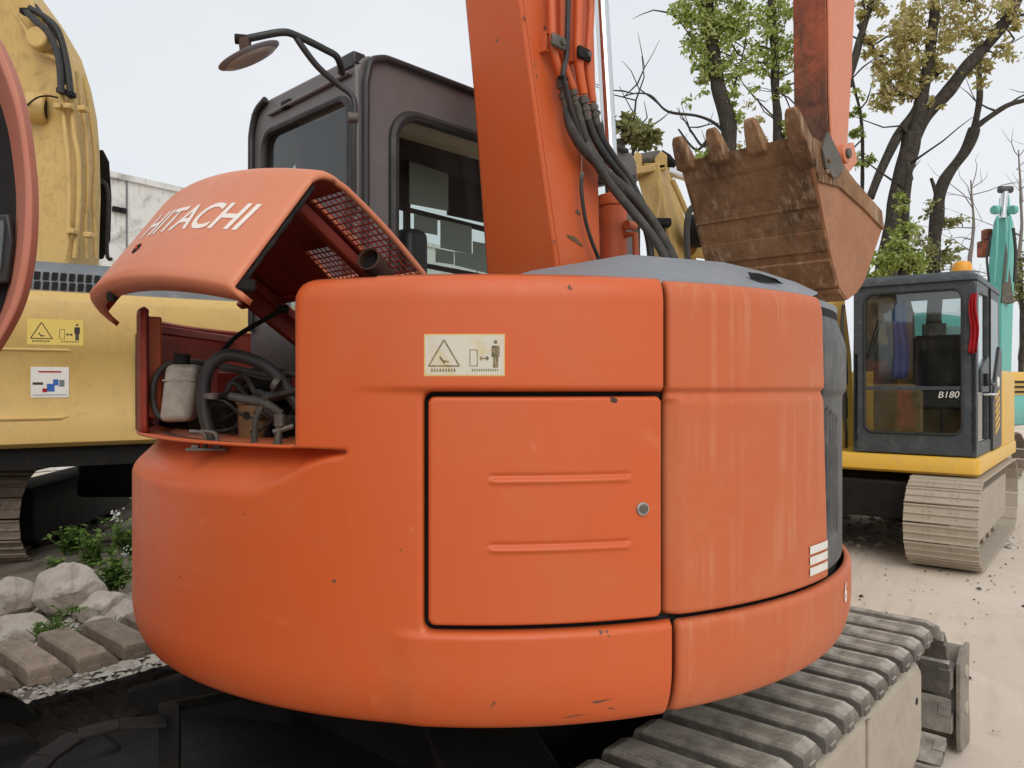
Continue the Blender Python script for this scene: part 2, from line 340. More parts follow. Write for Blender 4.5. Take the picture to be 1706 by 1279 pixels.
def shell(name, mat, sdf, rfun, u0, u1, z0, z1, cell=.007, e=.012, ef=None, solid=.008, parent=EX, cellz=None):
    nu = int((u1 - u0) / cell) + 1; nz = int((z1 - z0) / (cellz or cell)) + 1
    uu, zz = np.meshgrid(np.linspace(u0, u1, nu), np.linspace(z0, z1, nz)); uu = uu.copy(); zz = zz.copy()
    cu = (uu[:-1, :-1] + uu[1:, 1:]) / 2; cz = (zz[:-1, :-1] + zz[1:, 1:]) / 2
    keep = sdf(cu, cz) < 0
    used = np.zeros(uu.shape, int)
    for a in (0, 1):
        for b in (0, 1): used[a:a + nz - 1, b:b + nu - 1] += keep
    bd = (used > 0) & (used < 4)
    for _ in range(3):
        s = sdf(uu, zz); h = 1e-3
        gu = (sdf(uu + h, zz) - sdf(uu - h, zz)) / (2 * h); gz = (sdf(uu, zz + h) - sdf(uu, zz - h)) / (2 * h)
        g = gu * gu + gz * gz + 1e-6; k = np.where(bd, s / g, 0); k = np.clip(k, -cell, cell)
        uu -= gu * k; zz -= gz * k
    s = sdf(uu, zz); ee = e if ef is None else ef(uu, zz)
    t = np.clip(1 + s / ee, 0, 1); r = rfun(uu, zz) - ee * (1 - np.sqrt(np.maximum(1 - t * t, 0)))
    ph = uu / R
    X = cx + r * np.sin(ph); Y = cy - r * np.cos(ph)
    idx = -np.ones(uu.size, int); m = (used > 0).ravel(); idx[m] = np.arange(m.sum())
    o = origin(parent)
    vs = np.stack([X.ravel()[m] - o.x, Y.ravel()[m] - o.y, zz.ravel()[m] - o.z], 1)
    I = np.arange(uu.size).reshape(uu.shape)
    q = np.stack([I[:-1, :-1], I[:-1, 1:], I[1:, 1:], I[1:, :-1]], -1)[keep]
    me = bpy.data.meshes.new(name); me.from_pydata(vs.tolist(), [], idx[q].tolist())
    return link(name, me, mat, parent, 180, 0, -solid)
U484, U575 = U(484), U(576)
ZL = 1.165; ZM = 1.682
def sdA(u, z):
    rect = box(u, z, -2.75, U(1121), .938, 1.942, .012)
    h1 = box(u, z, -4, U484, 1.552, 3, .012)
    h2 = box(u, z, UD, U(1107) + .4, ZL, ZM, .02)
    h3 = box(u, z, U(1106), U(1106) + 1, ZL, 3, .012)
    h4 = box(u, z, U(1120), U(1120) + 1, 0, 3, .0)
    a = smax(rect, -h1, .05); a = np.maximum(a, -h2); a = np.maximum(a, -h3); return np.maximum(a, -h4)
def rA(u, z):
    r = r_base(u, z)
    r = r + .010 * sstep(u, U(560), U(720)) * sstep(z, ZM - .001, ZM + .012) * 1.0
    r = r + .008 * sstep(u, U(640), U(700)) * (1 - sstep(z, ZL - .016, ZL - .002))
    f = sstep(u, U(400), U575); zl = 1.43 + .105 * f
    D = np.where(u < U484, .10, .10 * np.sqrt(np.clip(1 - (u - U484) / (U575 - U484), 0, 1)))
    t = np.clip((z - zl) / (1.549 - zl), 0, 1)
    soft = np.where(t < .35, t * t / .7, t - .175) / .825
    r = r - np.where(z < 1.5515, D * soft, 0)
    return r
def eA(u, z): return np.where((z > 1.56) & (u < U(620)), .026, .012)
shell('counterweight_panel', M['orange'], sdA, rA, -2.75, U(1122), .93, 1.946, .0065, ef=eA)
# the door on the right rear
def sdD(u, z): return box(u, z, U(712), U(1103.5), ZL + .009, ZM - .009, .016)
def rD(u, z):
    r = np.full_like(u, R + .001)
    for y in (797, 911):
        zc = 1.7 - (y - 640) / F * 1.675
        wnd = sstep(u, U(812), U(822)) * (1 - sstep(u, U(1042), U(1054)))
        d = z - zc
        r = r + wnd * (.0048 * np.exp(-((d + .0065) / .0055) ** 2) - .0042 * np.exp(-((d - .0055) / .0045) ** 2))
    return r
door = shell('side_door', M['orange'], sdD, rD, U(711), U(1104.5), ZL, ZM, .005, e=.009, cellz=.003)
def on(px, py, dr=0.0):
    ph, Y = phi_px(px); z = Zp(px, py); n = V(math.sin(ph), -math.cos(ph), 0)
    return V(cx, cy, 0) + n * (R + dr) + V(0, 0, z), n
p, n = on(1070, 848, .001)
lk = MB().lathe(p, n, [(.0, -.01), (.0155, -.01), (.0155, .003), (.0135, .0055), (.0115, .0055), (.0105, .003), (0, .003)], 28).build('door_lock', M['steel'], door)
MB().lathe(p, n, [(0, .0031), (.0095, .0031), (.0095, .0048), (.003, .0048), (.003, .0042), (0, .0042)], 24).build('keyhole', M['dullmetal'], lk)
# right side panel with a crease, streaked with dust
kR = (U(1381) - U(1369)) / .77
def sdB(u, z): return np.maximum(box(u, z, U(1111), U(1400), ZL + .006, 1.938, .012), u - (U(1369) + (1.93 - z) * kR))
def rB(u, z):
    r = r_base(u, z) + .004
    r = r - .011 * (1 - sstep(z, 1.679, 1.692)) + .008 * (1 - sstep(z, 1.655, 1.682))
    e = 1 - sstep(u, U(1111), U(1142)); e2 = 1 - sstep(z, 1.655, 1.67)
    r = r - .014 * e * e2 - .004 * e
    return r
shell('side_panel', M['orange_dusty'], sdB, rB, U(1109), U(1381) + .03, ZL, 1.943, .006, e=.013, cellz=.005)
def sdC(u, z): return box(u, z, U(1125), 2.5, .940, ZL - .001, .012)
shell('lower_skirt', M['orange_dusty'], sdC, lambda u, z: r_base(u, z) + .010 - .02 * (1 - sstep(u, U(1125) - .002, U(1125) + .03)) * 0, U(1124), 2.52, .932, ZL, .008, e=.02)
# the dark slotted corner
uC = U(1369); 
def sdG(u, z):
    s = np.maximum(box(u, z, U(1372), U(1372) + .62, ZL + .008, 1.925, .04), (U(1372) + (1.93 - z) * kR) - u)
    for k in range(4):
        c = U(1384) + .012 + k * .040 + (1.93 - z) * kR * .3
        s = np.maximum(s, -box(u - c, z, -.010, .010, 1.27 + .0 * k, 1.63 - .01 * k, .005))
    return s
def rG(u, z):
    r = r_base(u, z) - .004; return r - .012 * (1 - sstep(z, 1.66, 1.685)) - .03 * sstep(z, 1.80, 1.92)
shell('corner_grille', M['grille_grey'], sdG, rG, U(1370), U(1372) + .64, ZL, 1.93, .005, e=.012)
def sdE(u, z): return box(u, z, U(1372) + .63, 2.5, ZL + .008, 1.885, .02)
shell('front_side_panel', M['orange'], sdE, lambda u, z: r_base(u, z) - .004, U(1372) + .62, 2.52, ZL, 1.943, .012, e=.014)
# dark backing behind every joint
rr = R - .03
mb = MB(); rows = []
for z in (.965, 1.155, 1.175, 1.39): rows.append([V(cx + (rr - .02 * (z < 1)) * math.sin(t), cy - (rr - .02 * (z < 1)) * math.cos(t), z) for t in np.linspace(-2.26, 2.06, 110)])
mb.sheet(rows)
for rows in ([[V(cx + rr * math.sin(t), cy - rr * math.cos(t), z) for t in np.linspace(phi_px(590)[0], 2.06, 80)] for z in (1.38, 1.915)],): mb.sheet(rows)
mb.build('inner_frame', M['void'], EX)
# underside plate, deck
n = 72
ring = [(math.sin(2 * math.pi * k / n), -math.cos(2 * math.pi * k / n)) for k in range(n)]
MB().prism([V(cx + x * (R - .075), cy + y * (R - .09), .947) for x, y in ring], V(0, 0, .05)).build('turntable_plate', M['black'], EX)
def deck(poly_ab, z, h, name, mat, bevel=0):
    return MB().prism([UF.w(a, b, z) for a, b in poly_ab], V(0, 0, h)).build(name, mat, EX, bevel=bevel)
pts = [(-math.cos(t) * (R - .03), math.sin(t) * (R - .03)) for t in np.linspace(math.radians(-156), math.radians(-25.5), 40)]
pts = [(a, b) for a, b in pts] + [(-.67, -.46), (-.67, .0), (1.08, .0)]
deck(pts, 1.916, .018, 'deck_plate', M['grey_cover'])
# counterweight ledge round the open engine bay
led = [[V(cx + q * math.sin(t), cy - q * math.cos(t), z) for t in np.linspace(-2.15, U(500) / R, 60)] for q, z in ((R - .098, 1.549), (R - .12, 1.553), (R - .30, 1.553), (R - .305, 1.50))]
MB().sheet(led).build('counterweight_ledge', M['orange_dusty'], EX)
# left rear wall of the engine bay, seen from inside
def sdL(u, z):
    s = box(u, z, -2.9, -1.17, 1.553, 1.925, .03); g = box(u, z, -1.60, -1.585, 1.885, 2.2)
    return np.maximum(s, -g)
shell('left_side_wall', M['orange_shade'], sdL, lambda u, z: np.full_like(u, R - .012) , -2.92, -1.15, 1.54, 1.93, .01, e=.01, solid=.014)
def arcp(t, q, z): return V(cx + q * math.sin(t), cy - q * math.cos(t), z)
# box channel welded to the inside of the wall
mb = MB()
def ruv(u0, u1, q0, q1, z0, z1): 
    a, b = u0 / R, u1 / R
    return [arcp(a, q0, z0), arcp(b, q0, z0), arcp(b, q1, z0), arcp(a, q1, z0)], V(0, 0, z1 - z0)
mb.prism(*ruv(-1.30, -1.24, R - .03, R - .075, 1.60, 1.90)); mb.build('wall_channel', M['orange'], EX, bevel=.006)
mb = MB()
for u0, u1, z0, z1 in ((-2.3, -1.62, 1.87, 1.90), (-2.2, -1.70, 1.76, 1.78)): mb.prism(*ruv(u0, u1, R - .026, R - .06, z0, z1))
mb.build('wall_stiffener', M['orange_shade'], EX, bevel=.004)
# engine bay bulkhead and floor, the bay's shade put into their near black
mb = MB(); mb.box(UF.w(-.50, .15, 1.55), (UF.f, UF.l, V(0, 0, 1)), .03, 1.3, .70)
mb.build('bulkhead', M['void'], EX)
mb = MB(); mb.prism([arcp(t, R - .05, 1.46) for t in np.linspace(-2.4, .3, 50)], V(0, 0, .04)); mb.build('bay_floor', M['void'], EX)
# ---- things in the engine bay, colours darkened to stand in for its shade
def blob(pts, r, name, mat, n=12, sm=8, parent=EX): return MB().tube(pts, r, n, sm).build(name, mat, parent)
T = lambda px, py, Y: P(px, py, Y)
rc = M['reservoir'] = surface('cloudy white plastic', (.36, .33, .28), .5, .6, (.25, .22, .18), 8, dirt=(.14, .11, .085), damt=.7, dscale=9)
c0 = T(303, 655, 2.15); ax = (UF.l * -1, UF.f, V(0, 0, 1)); tl = V(.03, 0, 1).normalized()
rx = V(1, .15, 0).normalized(); ry = V(-.15, 1, 0)
res = MB().box(c0, (rx, ry, V(.12, 0, 1).normalized()), (.098 * .86), .085, .160).build('coolant_reservoir', rc, EX, bevel=.018, seg=4)
MB().cyl(c0 + V(.0, -.0, .095), V(.1, 0, 1), .022, .03).build('reservoir_cap', M['black'], res)
MB().box(c0 + V(0.003, 0, .035), (rx, ry, V(0.12, 0, 1).normalized()), .087, .088, .005).build('seam', rc, res, bevel=.002)
blob([T(290, 700, 2.22), T(262, 690, 2.24), T(255, 645, 2.24), T(275, 610, 2.24), T(320, 604, 2.22), T(380, 612, 2.2), T(455, 628, 2.2)], .009, 'engine_hose', M['hose_dusty'])
blob([T(352, 735, 2.02), T(340, 680, 2.02), T(345, 620, 2.02), T(375, 593, 2.02), T(420, 600, 2.02), T(460, 625, 2.02), T(500, 680, 2.0)], .0165, 'engine_hose', M['rubber'])
blob([T(368, 615, 2.2), T(400, 620, 2.2), T(440, 632, 2.18), T(480, 634, 2.1)], .006, 'engine_hose', M['hose_dusty'])
blob([T(382, 660, 1.95), T(410, 666, 1.95), T(440, 672, 1.95), T(470, 690, 1.95)], [.010, .012, .012, .010], 'coolant_pipe', M['hose_dusty'])
blob([T(440, 672, 1.95), T(428, 695, 1.95), T(424, 725, 1.95), T(424, 760, 1.95)], .008, 'coolant_pipe', M['hose_dusty'])
blob([T(430, 655, 2.1), T(455, 662, 2.05), T(485, 655, 2.0)], .012, 'engine_hose', M['rubber'])
blob([T(440, 665, 2.02), T(462, 658, 2.0), T(495, 650, 1.98)], .008, 'engine_hose', M['hose_dusty'])
blob([T(445, 685, 2.05), T(470, 700, 2.02), T(490, 700, 1.98)], .014, 'engine_hose', M['rubber'])
fl = MB().lathe(T(424, 702, 2.15) + V(0, 0, -.045), V(0, 0, 1), [(0, 0), (.040, 0), (.043, .008), (.045, .09), (.05, .094), (.05, .104), (.03, .115), (0, .118)], 28).build('fuel_filter', surface('filter bowl', (.22, .13, .06), .5, .4, (.15, .09, .05), 9, dirt=(.06, .04, .03), damt=.6), EX)
MB().box(T(410, 692, 2.098), (V(1, .2, 0).normalized(), V(-.2, 1, 0).normalized(), V(0, 0, 1)), .014, .003, .018).build('filter_label', M['black'], fl)
mb = MB(); mb.cyl(T(464, 725, 1.9), V(.1, 0, 1), .009, .10, 12); mb.cyl(T(466, 700, 1.9), V(0, 0, 1), .014, .03, 8); mb.cyl(T(463, 742, 1.9), V(0, 0, 1), .013, .015, 8); mb.cyl(T(472, 715, 1.9), V(1, .2, .3), .007, .05, 10)
mb.build('drain_valve', M['dullmetal'], EX)
mb = MB(); mb.box(T(430, 640, 2.35), (UF.l * -1, UF.f, V(0, 0, 1)), .22, .16, .075); mb.build('engine_bracket', M['orange_shade'], EX, bevel=.006)
mb = MB(); mb.cyl(T(450, 640, 2.25), V(1, .3, -.02), .045, .12, 24); mb.build('air_pipe', M['black'], EX, bevel=.006)
mb = MB(); mb.box(T(400, 720, 2.55), (UF.l * -1, UF.f, V(0, 0, 1)), .6, .3, .25); mb.cyl(T(380, 700, 2.4), UF.l, .08, .25, 20); mb.build('engine_block', M['black'], EX, bevel=.01)
rnd = random.Random(12)
for k in range(9):      # wiring and small hoses
    x0, y0 = rnd.uniform(340, 400), rnd.uniform(640, 735); pts_ = [T(x0, y0, 2.25)]
    for j in range(4): pts_.append(T(x0 + 30 * (j + 1) + rnd.uniform(-8, 8), y0 + rnd.uniform(-28, 26), 2.2 - .04 * j + rnd.uniform(-.05, .05)))
    blob(pts_, rnd.uniform(.003, .008), 'wiring_hose', M[('rubber', 'hose_dusty')[k % 2]], 8, 5)
for (x, y, Y, r, L) in ((395, 690, 2.35, .035, .1), (447, 735, 2.15, .03, .07), (372, 742, 2.2, .028, .05), (470, 742, 2.1, .022, .06), (405, 745, 2.2, .03, .04)):
    g = MB(); g.lathe(T(x, y, Y), V(rnd.uniform(-.3, .3), rnd.uniform(-.5, .2), 1), [(0, -L / 2), (r, -L / 2), (r, L * .2), (r * .75, L * .25), (r * .75, L * .45), (r * .4, L * .5), (0, L * .5)], 16); g.build('engine_fitting', M['black'], EX)
for (x, y, Y) in ((352, 660, 1.995), (460, 640, 1.98)): MB().cyl(T(x, y, Y), V(.1, 0, 1) if x < 400 else V(1, 0, -.6), .0185, .014, 16).build('hose_clip', M['dullmetal'], EX)
# latch hook and its base on the ledge
q = T(345, 748, 1.93); g = MB(); g.box(q + V(0, 0, -.001), (rx, ry, V(0, 0, 1)), .098, .03, .007)
for dx in (-.028, .024): g.box(q + rx * dx + V(0, 0, .006), (rx, ry, V(0, 0, 1)), .018, .018, .008)
lb = g.build('latch_base', M['dullmetal'], EX, bevel=.002)
for dx in (0, .028):
    MB().tube([q + rx * (dx - .012) + V(0, .02, .0), q + rx * (dx - .012) + V(0, .02, .028), q + rx * (dx - .022) + V(0, .02, .040), q + rx * (dx - .05) + V(0, .02, .043)], .0055, 10, 5).build('latch_hook', M['dullmetal'], lb)
# ---- propped engine hood, built closed and turned 33 degrees about its hinge
HA, HZ, HANG = -.70, 1.985, math.radians(36)
def hood_w(a, b, z):
    da, dz = a - HA, z - HZ; c, s = math.cos(HANG), math.sin(HANG)
    return UF.w(HA + da * c + dz * s, b, HZ - da * s + dz * c)
B0, B1 = -.474, .335
def hood_inv(px, py, down=0):
    c, s = math.cos(HANG), math.sin(HANG); n3 = (UF.f * s + V(0, 0, 1) * c)
    p0 = UF.w(HA, 0, HZ) - n3 * down; r = V((px - 853) / F, 1, -(py - 640) / F); o = V(0, 0, 1.7)
    p = o + r * ((p0 - o).dot(n3) / r.dot(n3)); q = p - p0; fd = (UF.f * c - V(0, 0, 1) * s)
    return q.dot(fd), UF.loc(p)[1]
def arear(b): return -(math.sqrt(1.235 ** 2 - (b * .97) ** 2) - .035)
TOPA = [.0, .025, .05, .11, .17, .25, .325]
def hood_prof(b, n=9):
    ar = arear(b); rad = .06
    fb = max(0, (b - (B1 - .10)) / .10); ar = ar + .06 * (1 - math.sqrt(max(0, 1 - fb * fb)))
    pr = [(HA - x, HZ + .012 * math.sin(math.pi * x / .4)) for x in TOPA if HA - x > ar + rad]
    while len(pr) < len(TOPA): pr.append((pr[-1][0] - .001, pr[-1][1]))
    for k in range(n + 1):
        t = math.pi / 2 * k / n; pr.append((ar + rad - rad * math.sin(t), HZ - rad + rad * math.cos(t)))
    for k in range(1, 15): pr.append((ar, HZ - rad - (HZ - rad - 1.60) * k / 14))
    pr += [(ar + .006, 1.593), (ar + .02, 1.589), (ar + .05, 1.589)]
    return pr
bs = [B0, B0 + .005, B0 + .016, -.425, -.40, -.37, -.34, -.31, -.29, -.27, -.245, -.22, -.195, -.17, -.145, -.12, -.095, -.07] + list(np.linspace(-.05, B1 - .115, 26)) + list(np.linspace(B1 - .10, B1, 12))
vs = []; fs = []; mi = []
nj = len(hood_prof(0))
for i, b in enumerate(bs):
    d = (.010, .003, .0)[i] if i < 3 else 0
    for j, (a, z) in enumerate(hood_prof(b)):
        vs.append(hood_w(a + d * (j > 8), b, z - d * (j < 16)))
for i in range(len(bs) - 1):
    bm = (bs[i] + bs[i + 1]) / 2
    for j in range(nj - 1):
        if B0 + .016 < bm < -.31 and 1 <= j < 6: continue
        if -.27 < bm < -.07 and 2 <= j < 4: continue
        fs.append((i * nj + j, (i + 1) * nj + j, (i + 1) * nj + j + 1, i * nj + j + 1))
g = MB(); g.v = vs; g.f = fs
hood = g.build('engine_hood', M['orange_pink'], EX, 50, recalc=True)
hood.data.materials.append(M['orange_shade'])
md = hood.modifiers.new('solid', 'SOLIDIFY'); md.thickness = .014; md.offset = -1; md.material_offset = 1
# make sure normals point out
c0 = hood_w(HA - .2, 0, 1.8) - origin(EX)
pl = hood.data.polygons[len(fs) // 2]
if (pl.center - c0).dot(pl.normal) < 0: hood.data.flip_normals()
def grille(b0, b1, x0, x1, nb, nx):
    g = MB(); off = .006
    for k in range(nb + 1):
        b = b0 + (b1 - b0) * k / nb; g.bar(hood_w(HA - x0, b, HZ - off), hood_w(HA - x1, b, HZ - off + .004), .0035, .0035)
    for k in range(nx + 1):
        x = x0 + (x1 - x0) * k / nx; g.bar(hood_w(HA - x, b0, HZ - off), hood_w(HA - x, b1, HZ - off), .0035, .0035)
    return g.build('mesh_grille', M['orange_shade'], hood)
grille(B0 + .012, -.306, .02, .33, 7, 16); grille(-.274, -.066, .045, .175, 10, 7)
hn = (UF.f * math.sin(HANG) + V(0, 0, 1) * math.cos(HANG)); hd = (UF.f * math.cos(HANG) - V(0, 0, 1) * math.sin(HANG))
def hp(x, b, dn): return UF.w(HA, b, HZ) + hd * x - hn * dn
g = MB()
g.bar(hp(-.34, -.29, .032), hp(.0, -.29, .032), .034, .03, hn)
g.build('hood_rib', M['orange_shade'], hood, bevel=.006)
g = MB()
g.bar(hp(-.33, .345, .05), hp(.34, .30, .05), .03, .085, hn); g.bar(hp(-.2, .29, .03), hp(.2, .27, .03), .02, .03, hn)
g.bar(hp(-.02, -.44, .02), hp(-.02, .55, .02), .03, .02, hn)
g.build('hood_side_beam', M['orange_shade'], hood, bevel=.006)
pp = [hood_prof(B0)[j] for j in range(16, 30)]
MB().tube([hood_w(a + .022, B0 + .010 + .004 * math.sin(k * 2.1), z) for k, (a, z) in enumerate(pp)], [.004 + .003 * abs(math.sin(k * 1.7)) for k in range(len(pp))], 8).build('rubber_seal', M['black'], hood)
a, z = hood_prof(B0)[-5]
MB().box(hood_w(a + .03, B0 + .02, z + .0), (UF.f, UF.l, V(0, 0, 1)), .05, .03, .03).build('hood_bumper', M['black'], hood, bevel=.008)
a, z = hood_prof(.1)[-1]
MB().cyl(hood_w(a - .01, .1, z - .006), V(0, 0, 1), .012, .022).build('hood_bumper', M['black'], hood)
# the gas strut that holds it
p0, p1 = T(472, 515, 2.35), T(370, 560, 2.30)
st = MB().tube([p0, T(440, 533, 2.33), T(395, 560, 2.31), T(366, 590, 2.3)], .0075, 10, 5).build('hood_strut', M['black'], EX)
MB().cyl(p0, V(1, .4, 0), .012, .03).build('strut_joint', M['black'], st)
# lettering and lock on the rear face of the hood
def surf_pt(b, z, off=.0015):
    ar = arear(b); fb = max(0, (b - (B1 - .10)) / .10); ar += .06 * (1 - math.sqrt(max(0, 1 - fb * fb)))
    return hood_w(ar - off, b, z)
def text_mesh(txt, size, bold=0, shear=0, space=1):
    cu = bpy.data.curves.new('lettering', 'FONT'); cu.body = txt; cu.size = size; cu.offset = bold; cu.shear = shear; cu.space_character = space
    o = bpy.data.objects.new('lettering', cu); COL.objects.link(o); bpy.context.view_layer.update()
    me = bpy.data.meshes.new_from_object(o.evaluated_get(bpy.context.evaluated_depsgraph_get())); bpy.data.objects.remove(o)
    import bmesh
    bm = bmesh.new(); bm.from_mesh(me); bmesh.ops.triangulate(bm, faces=bm.faces)
    for _ in range(2): bmesh.ops.subdivide_edges(bm, edges=[e for e in bm.edges if e.calc_length() > size * .12], cuts=1)
    bm.to_mesh(me); bm.free(); return me
def place_text(txt, size, fn, mat, parent, name='lettering', **k):
    me = text_mesh(txt, size, **k); o = origin(parent)
    for v in me.vertices: v.co = fn(v.co.x, v.co.y) - o
    return link(name, me, mat, parent, None)
def hface(px, py):      # where a pixel meets the rear face: solve by search
    best = None
    for b in np.linspace(B0, B1, 110):
        for z in np.linspace(1.6, 1.93, 60):
            q = surf_pt(b, z); d = (853 + F * q.x / q.y - px) ** 2 + (640 - F * (q.z - 1.7) / q.y - py) ** 2
            if best is None or d < best[0]: best = (d, b, z)
    return best
# text frame on the face: x runs to the reader's right (towards -b), y up
def hood_text(x, y): return surf_pt(.082 - x * 1.03, 1.745 + y, .0012)
place_text('HITACHI', .118, hood_text, M['white_print'], hood, bold=.0018, shear=.22, space=.98)
lc = surf_pt(-.012 + .03, 1.70, .0); ln = (hood_w(-2, 0, 1.8) - hood_w(-1.5, 0, 1.8)).normalized()
MB().lathe(lc, ln, [(0, -.004), (.017, -.004), (.017, .002), (.013, .003), (.012, .0005), (0, .0005)], 24).build('hood_lock', M['black'], hood)
MB().box(lc + ln * .002, (hood_w(0, 0, 1).copy() * 0 + UF.l, V(0, 0, 1), UF.f), .004, .016, .003).build('keyhole', M['orange'], hood)
# ---------------------------------------------------------------- decals, marks
def cyl_fn(u0, z0, off):
    def fn(x, y):
        ph = (u0 + x) / R; r = R + off; return V(cx + r * math.sin(ph), cy - r * math.cos(ph), z0 + y)
    return fn
def patch_cyl(poly, fn, name, mat, parent, nx=8):
    """poly in local x,y -> subdivided quad strip on the cylinder (rect only: x0,y0,x1,y1)"""
    x0, y0, x1, y1 = poly
    return MB().sheet([[fn(x, y) for x in np.linspace(x0, x1, nx)] for y in (y0, y1)]).build(name, mat, parent, recalc=False)
M['sticker'] = surface('faded warning sticker', (.62, .58, .46), .5, .7, (.55, .53, .52), 9, dirt=(.55, .42, .13), damt=.6, dscale=14)
M['sticker_gold'] = surface('gold sticker edge', (.66, .42, .12), .5, .4, (.7, .5, .25), 20)
M['ink'] = surface('worn black print', (.05, .04, .025), .6, .9, (.35, .28, .14), 60, dirt=(.5, .42, .2), damt=.7, dscale=50)
M['ink_dark'] = flat('black print', (.03, .025, .02), .6)
def warning(fn, x0, x1, y0, y1, parent, matbg, matedge, ink, name='warning_sticker'):
    W, H = x1 - x0, y1 - y0
    f1 = lambda off: (lambda x, y: fn(x0 + x * W, y0 + y * H, off))
    def strip(pts, wd, off, g):      # polyline drawn with quads, in unit coordinates
        for (xa, ya), (xb, yb) in zip(pts[:-1], pts[1:]):
            dx, dy = (xb - xa) * W, (yb - ya) * H; L = math.hypot(dx, dy) + 1e-9; nx, ny = -dy / L * wd / 2 / W, dx / L * wd / 2 / H
            k = 3; fo = f1(off)
            g.sheet([[fo(xa + (xb - xa) * i / k + s * nx, ya + (yb - ya) * i / k + s * ny) for i in range(k + 1)] for s in (-1, 1)])
    st = MB().sheet([[f1(.0012)(x, y) for x in np.linspace(0, 1, 9)] for y in (0, 1)]).build(name, matedge, parent, recalc=False)
    MB().sheet([[f1(.0016)(x, y) for x in np.linspace(.015, .985, 9)] for y in (.03, .97)]).build('sticker_face', matbg, st, recalc=False)
    o = .0021
    g = MB(); strip([(.06, .24), (.25, .86), (.44, .24), (.06, .24)], H * .035, o, g); strip([(.2, .46), (.235, .36), (.31, .34)], H * .04, o, g); strip([(.235, .36), (.26, .3)], H * .03, o, g)
    g.build('warning_triangle', ink, st, recalc=False)
    g = MB(); strip([(.57, .24), (.57, .62), (.66, .62), (.66, .24), (.57, .24)], H * .018, o, g)
    strip([(.69, .42), (.80, .42)], H * .035, o, g); strip([(.72, .47), (.69, .42), (.72, .37)], H * .025, o, g); strip([(.77, .47), (.80, .42), (.77, .37)], H * .025, o, g)
    g.build('distance_symbol', ink, st, recalc=False)
    g = MB(); strip([(.885, .46), (.885, .72)], H * .17, o, g); strip([(.845, .70), (.845, .46)], H * .04, o, g); strip([(.925, .70), (.925, .46)], H * .04, o, g)
    strip([(.868, .48), (.868, .2)], H * .06, o, g); strip([(.902, .48), (.902, .2)], H * .06, o, g); strip([(.885, .77), (.885, .85)], H * .075, o, g)
    g.build('figure_symbol', ink, st, recalc=False)
    g = MB()
    rnd = random.Random(3)
    for k in range(9): x = .1 + k * .035; strip([(x, .10), (x, .18)], H * .03, o, g); strip([(x - .01, .14), (x + .012, .14)], H * .02, o, g)
    for k in range(12): x = .60 + k * .028; strip([(x, .11), (x, .17)], H * .02, o, g); strip([(x - .008, .15), (x + .01, .15)], H * .015, o, g)
    g.build('small_print', ink, st, recalc=False)
    return st
uz0 = (U(708), Zp(708, 626)); uz1 = (U(841), Zp(841, 556))
def wfn(x, y, off): return cyl_fn(0, 0, off + .009)(x, y)
warning(wfn, uz0[0], uz1[0], 1.717, 1.808, EX, M['sticker'], M['sticker_gold'], M['ink'])
# three white stripes and the digit on the skirt
for y in (915, 933, 951):
    u0, u1 = U(1347), U(1377); z0 = Zp(1347, y + 9)
    f = cyl_fn(0, 0, .0045)
    sh = .02
    MB().sheet([[f(u, z0 + dz) for u in np.linspace(u0, u1 - .004, 8)] for dz in (0, .021)]).build('white_stripe', M['white_mark'], EX, recalc=False)
place_text('6', .075, cyl_fn(U(1399), Zp(1399, 1003), .013), M['white_print'], EX, name='number_decal', bold=.002)
# scuffs scratched into the lower panel
g_sc = surface('bare scratch', (.10, .06, .035), .7, .5, (.25, .16, .1), 60)
for (px, py, L, h, ang) in ((1000, 1168, .045, .005, .1), (958, 1196, .05, .003, .1), (1020, 1182, .02, .003, -.3), (822, 1172, .018, .004, 1.0), (557, 968, .010, .008, 0), (948, 480, .008, .012, .6), (1000, 1052, .009, .008, 0), (1010, 1051, .005, .006, 0), (1012, 1058, .005, .004, 0), (668, 916, .004, .004, 0)):
    ph, Y = phi_px(px); u = R * ph; z = Zp(px, py)
    g = MB(); 
    def rr_(uu, zz): return float(rA(np.array([uu]), np.array([zz]))[0]) + .0012
    ring_ = []; m = 9
    for k in range(m):
        t = 2 * math.pi * k / m; q = 1 + .35 * math.sin(3 * t + px); x, y = L / 2 * math.cos(t) * q, h / 2 * math.sin(t) * q
        x, y = x * math.cos(ang) - y * math.sin(ang), x * math.sin(ang) + y * math.cos(ang)
        uu, zz = u + x, z + y; r = rr_(uu, zz); ring_.append(V(cx + r * math.sin(uu / R), cy - r * math.cos(uu / R), zz))
    g.add(ring_, [tuple(range(m))]); g.build('paint_scuff', g_sc, EX, None, recalc=False)

# ---------------------------------------------------------------- boom
bL, bR = -.085, -.42
BW = UF.l * (bR - bL)
def apb(px, py, b=bR): q = UF.loc(UF.pb(px, py, b)); return (q[0], q[2])
edge_r = [apb(868, 0), apb(931, 452)]; 
da = (edge_r[0][0] - edge_r[1][0]) / (edge_r[0][1] - edge_r[1][1])
def ar_(z): return edge_r[1][0] + (z - edge_r[1][1]) * da
def af_(z):
    p, q = apb(990, 0), apb(1003, 452); return q[0] + (z - q[1]) * (p[0] - q[0]) / (p[1] - q[1])
prof = [(ar_(1.75), 1.75), (ar_(2.1), 2.1), (ar_(2.7), 2.7), (ar_(3.3), 3.3), (ar_(3.75) + .03, 3.75), (ar_(4.0) + .16, 4.05), (.25, 4.35), (1.7, 5.0), (1.95, 5.02), (2.0, 4.88), (1.5, 4.62), (.55, 4.05), (.32, 3.8), (af_(3.3), 3.3), (af_(2.7), 2.7), (af_(2.1), 2.1), (af_(1.75), 1.75)]
bLz = lambda z: bL - .105 * max(0, min(1.15, (z - 2.1) / .9))
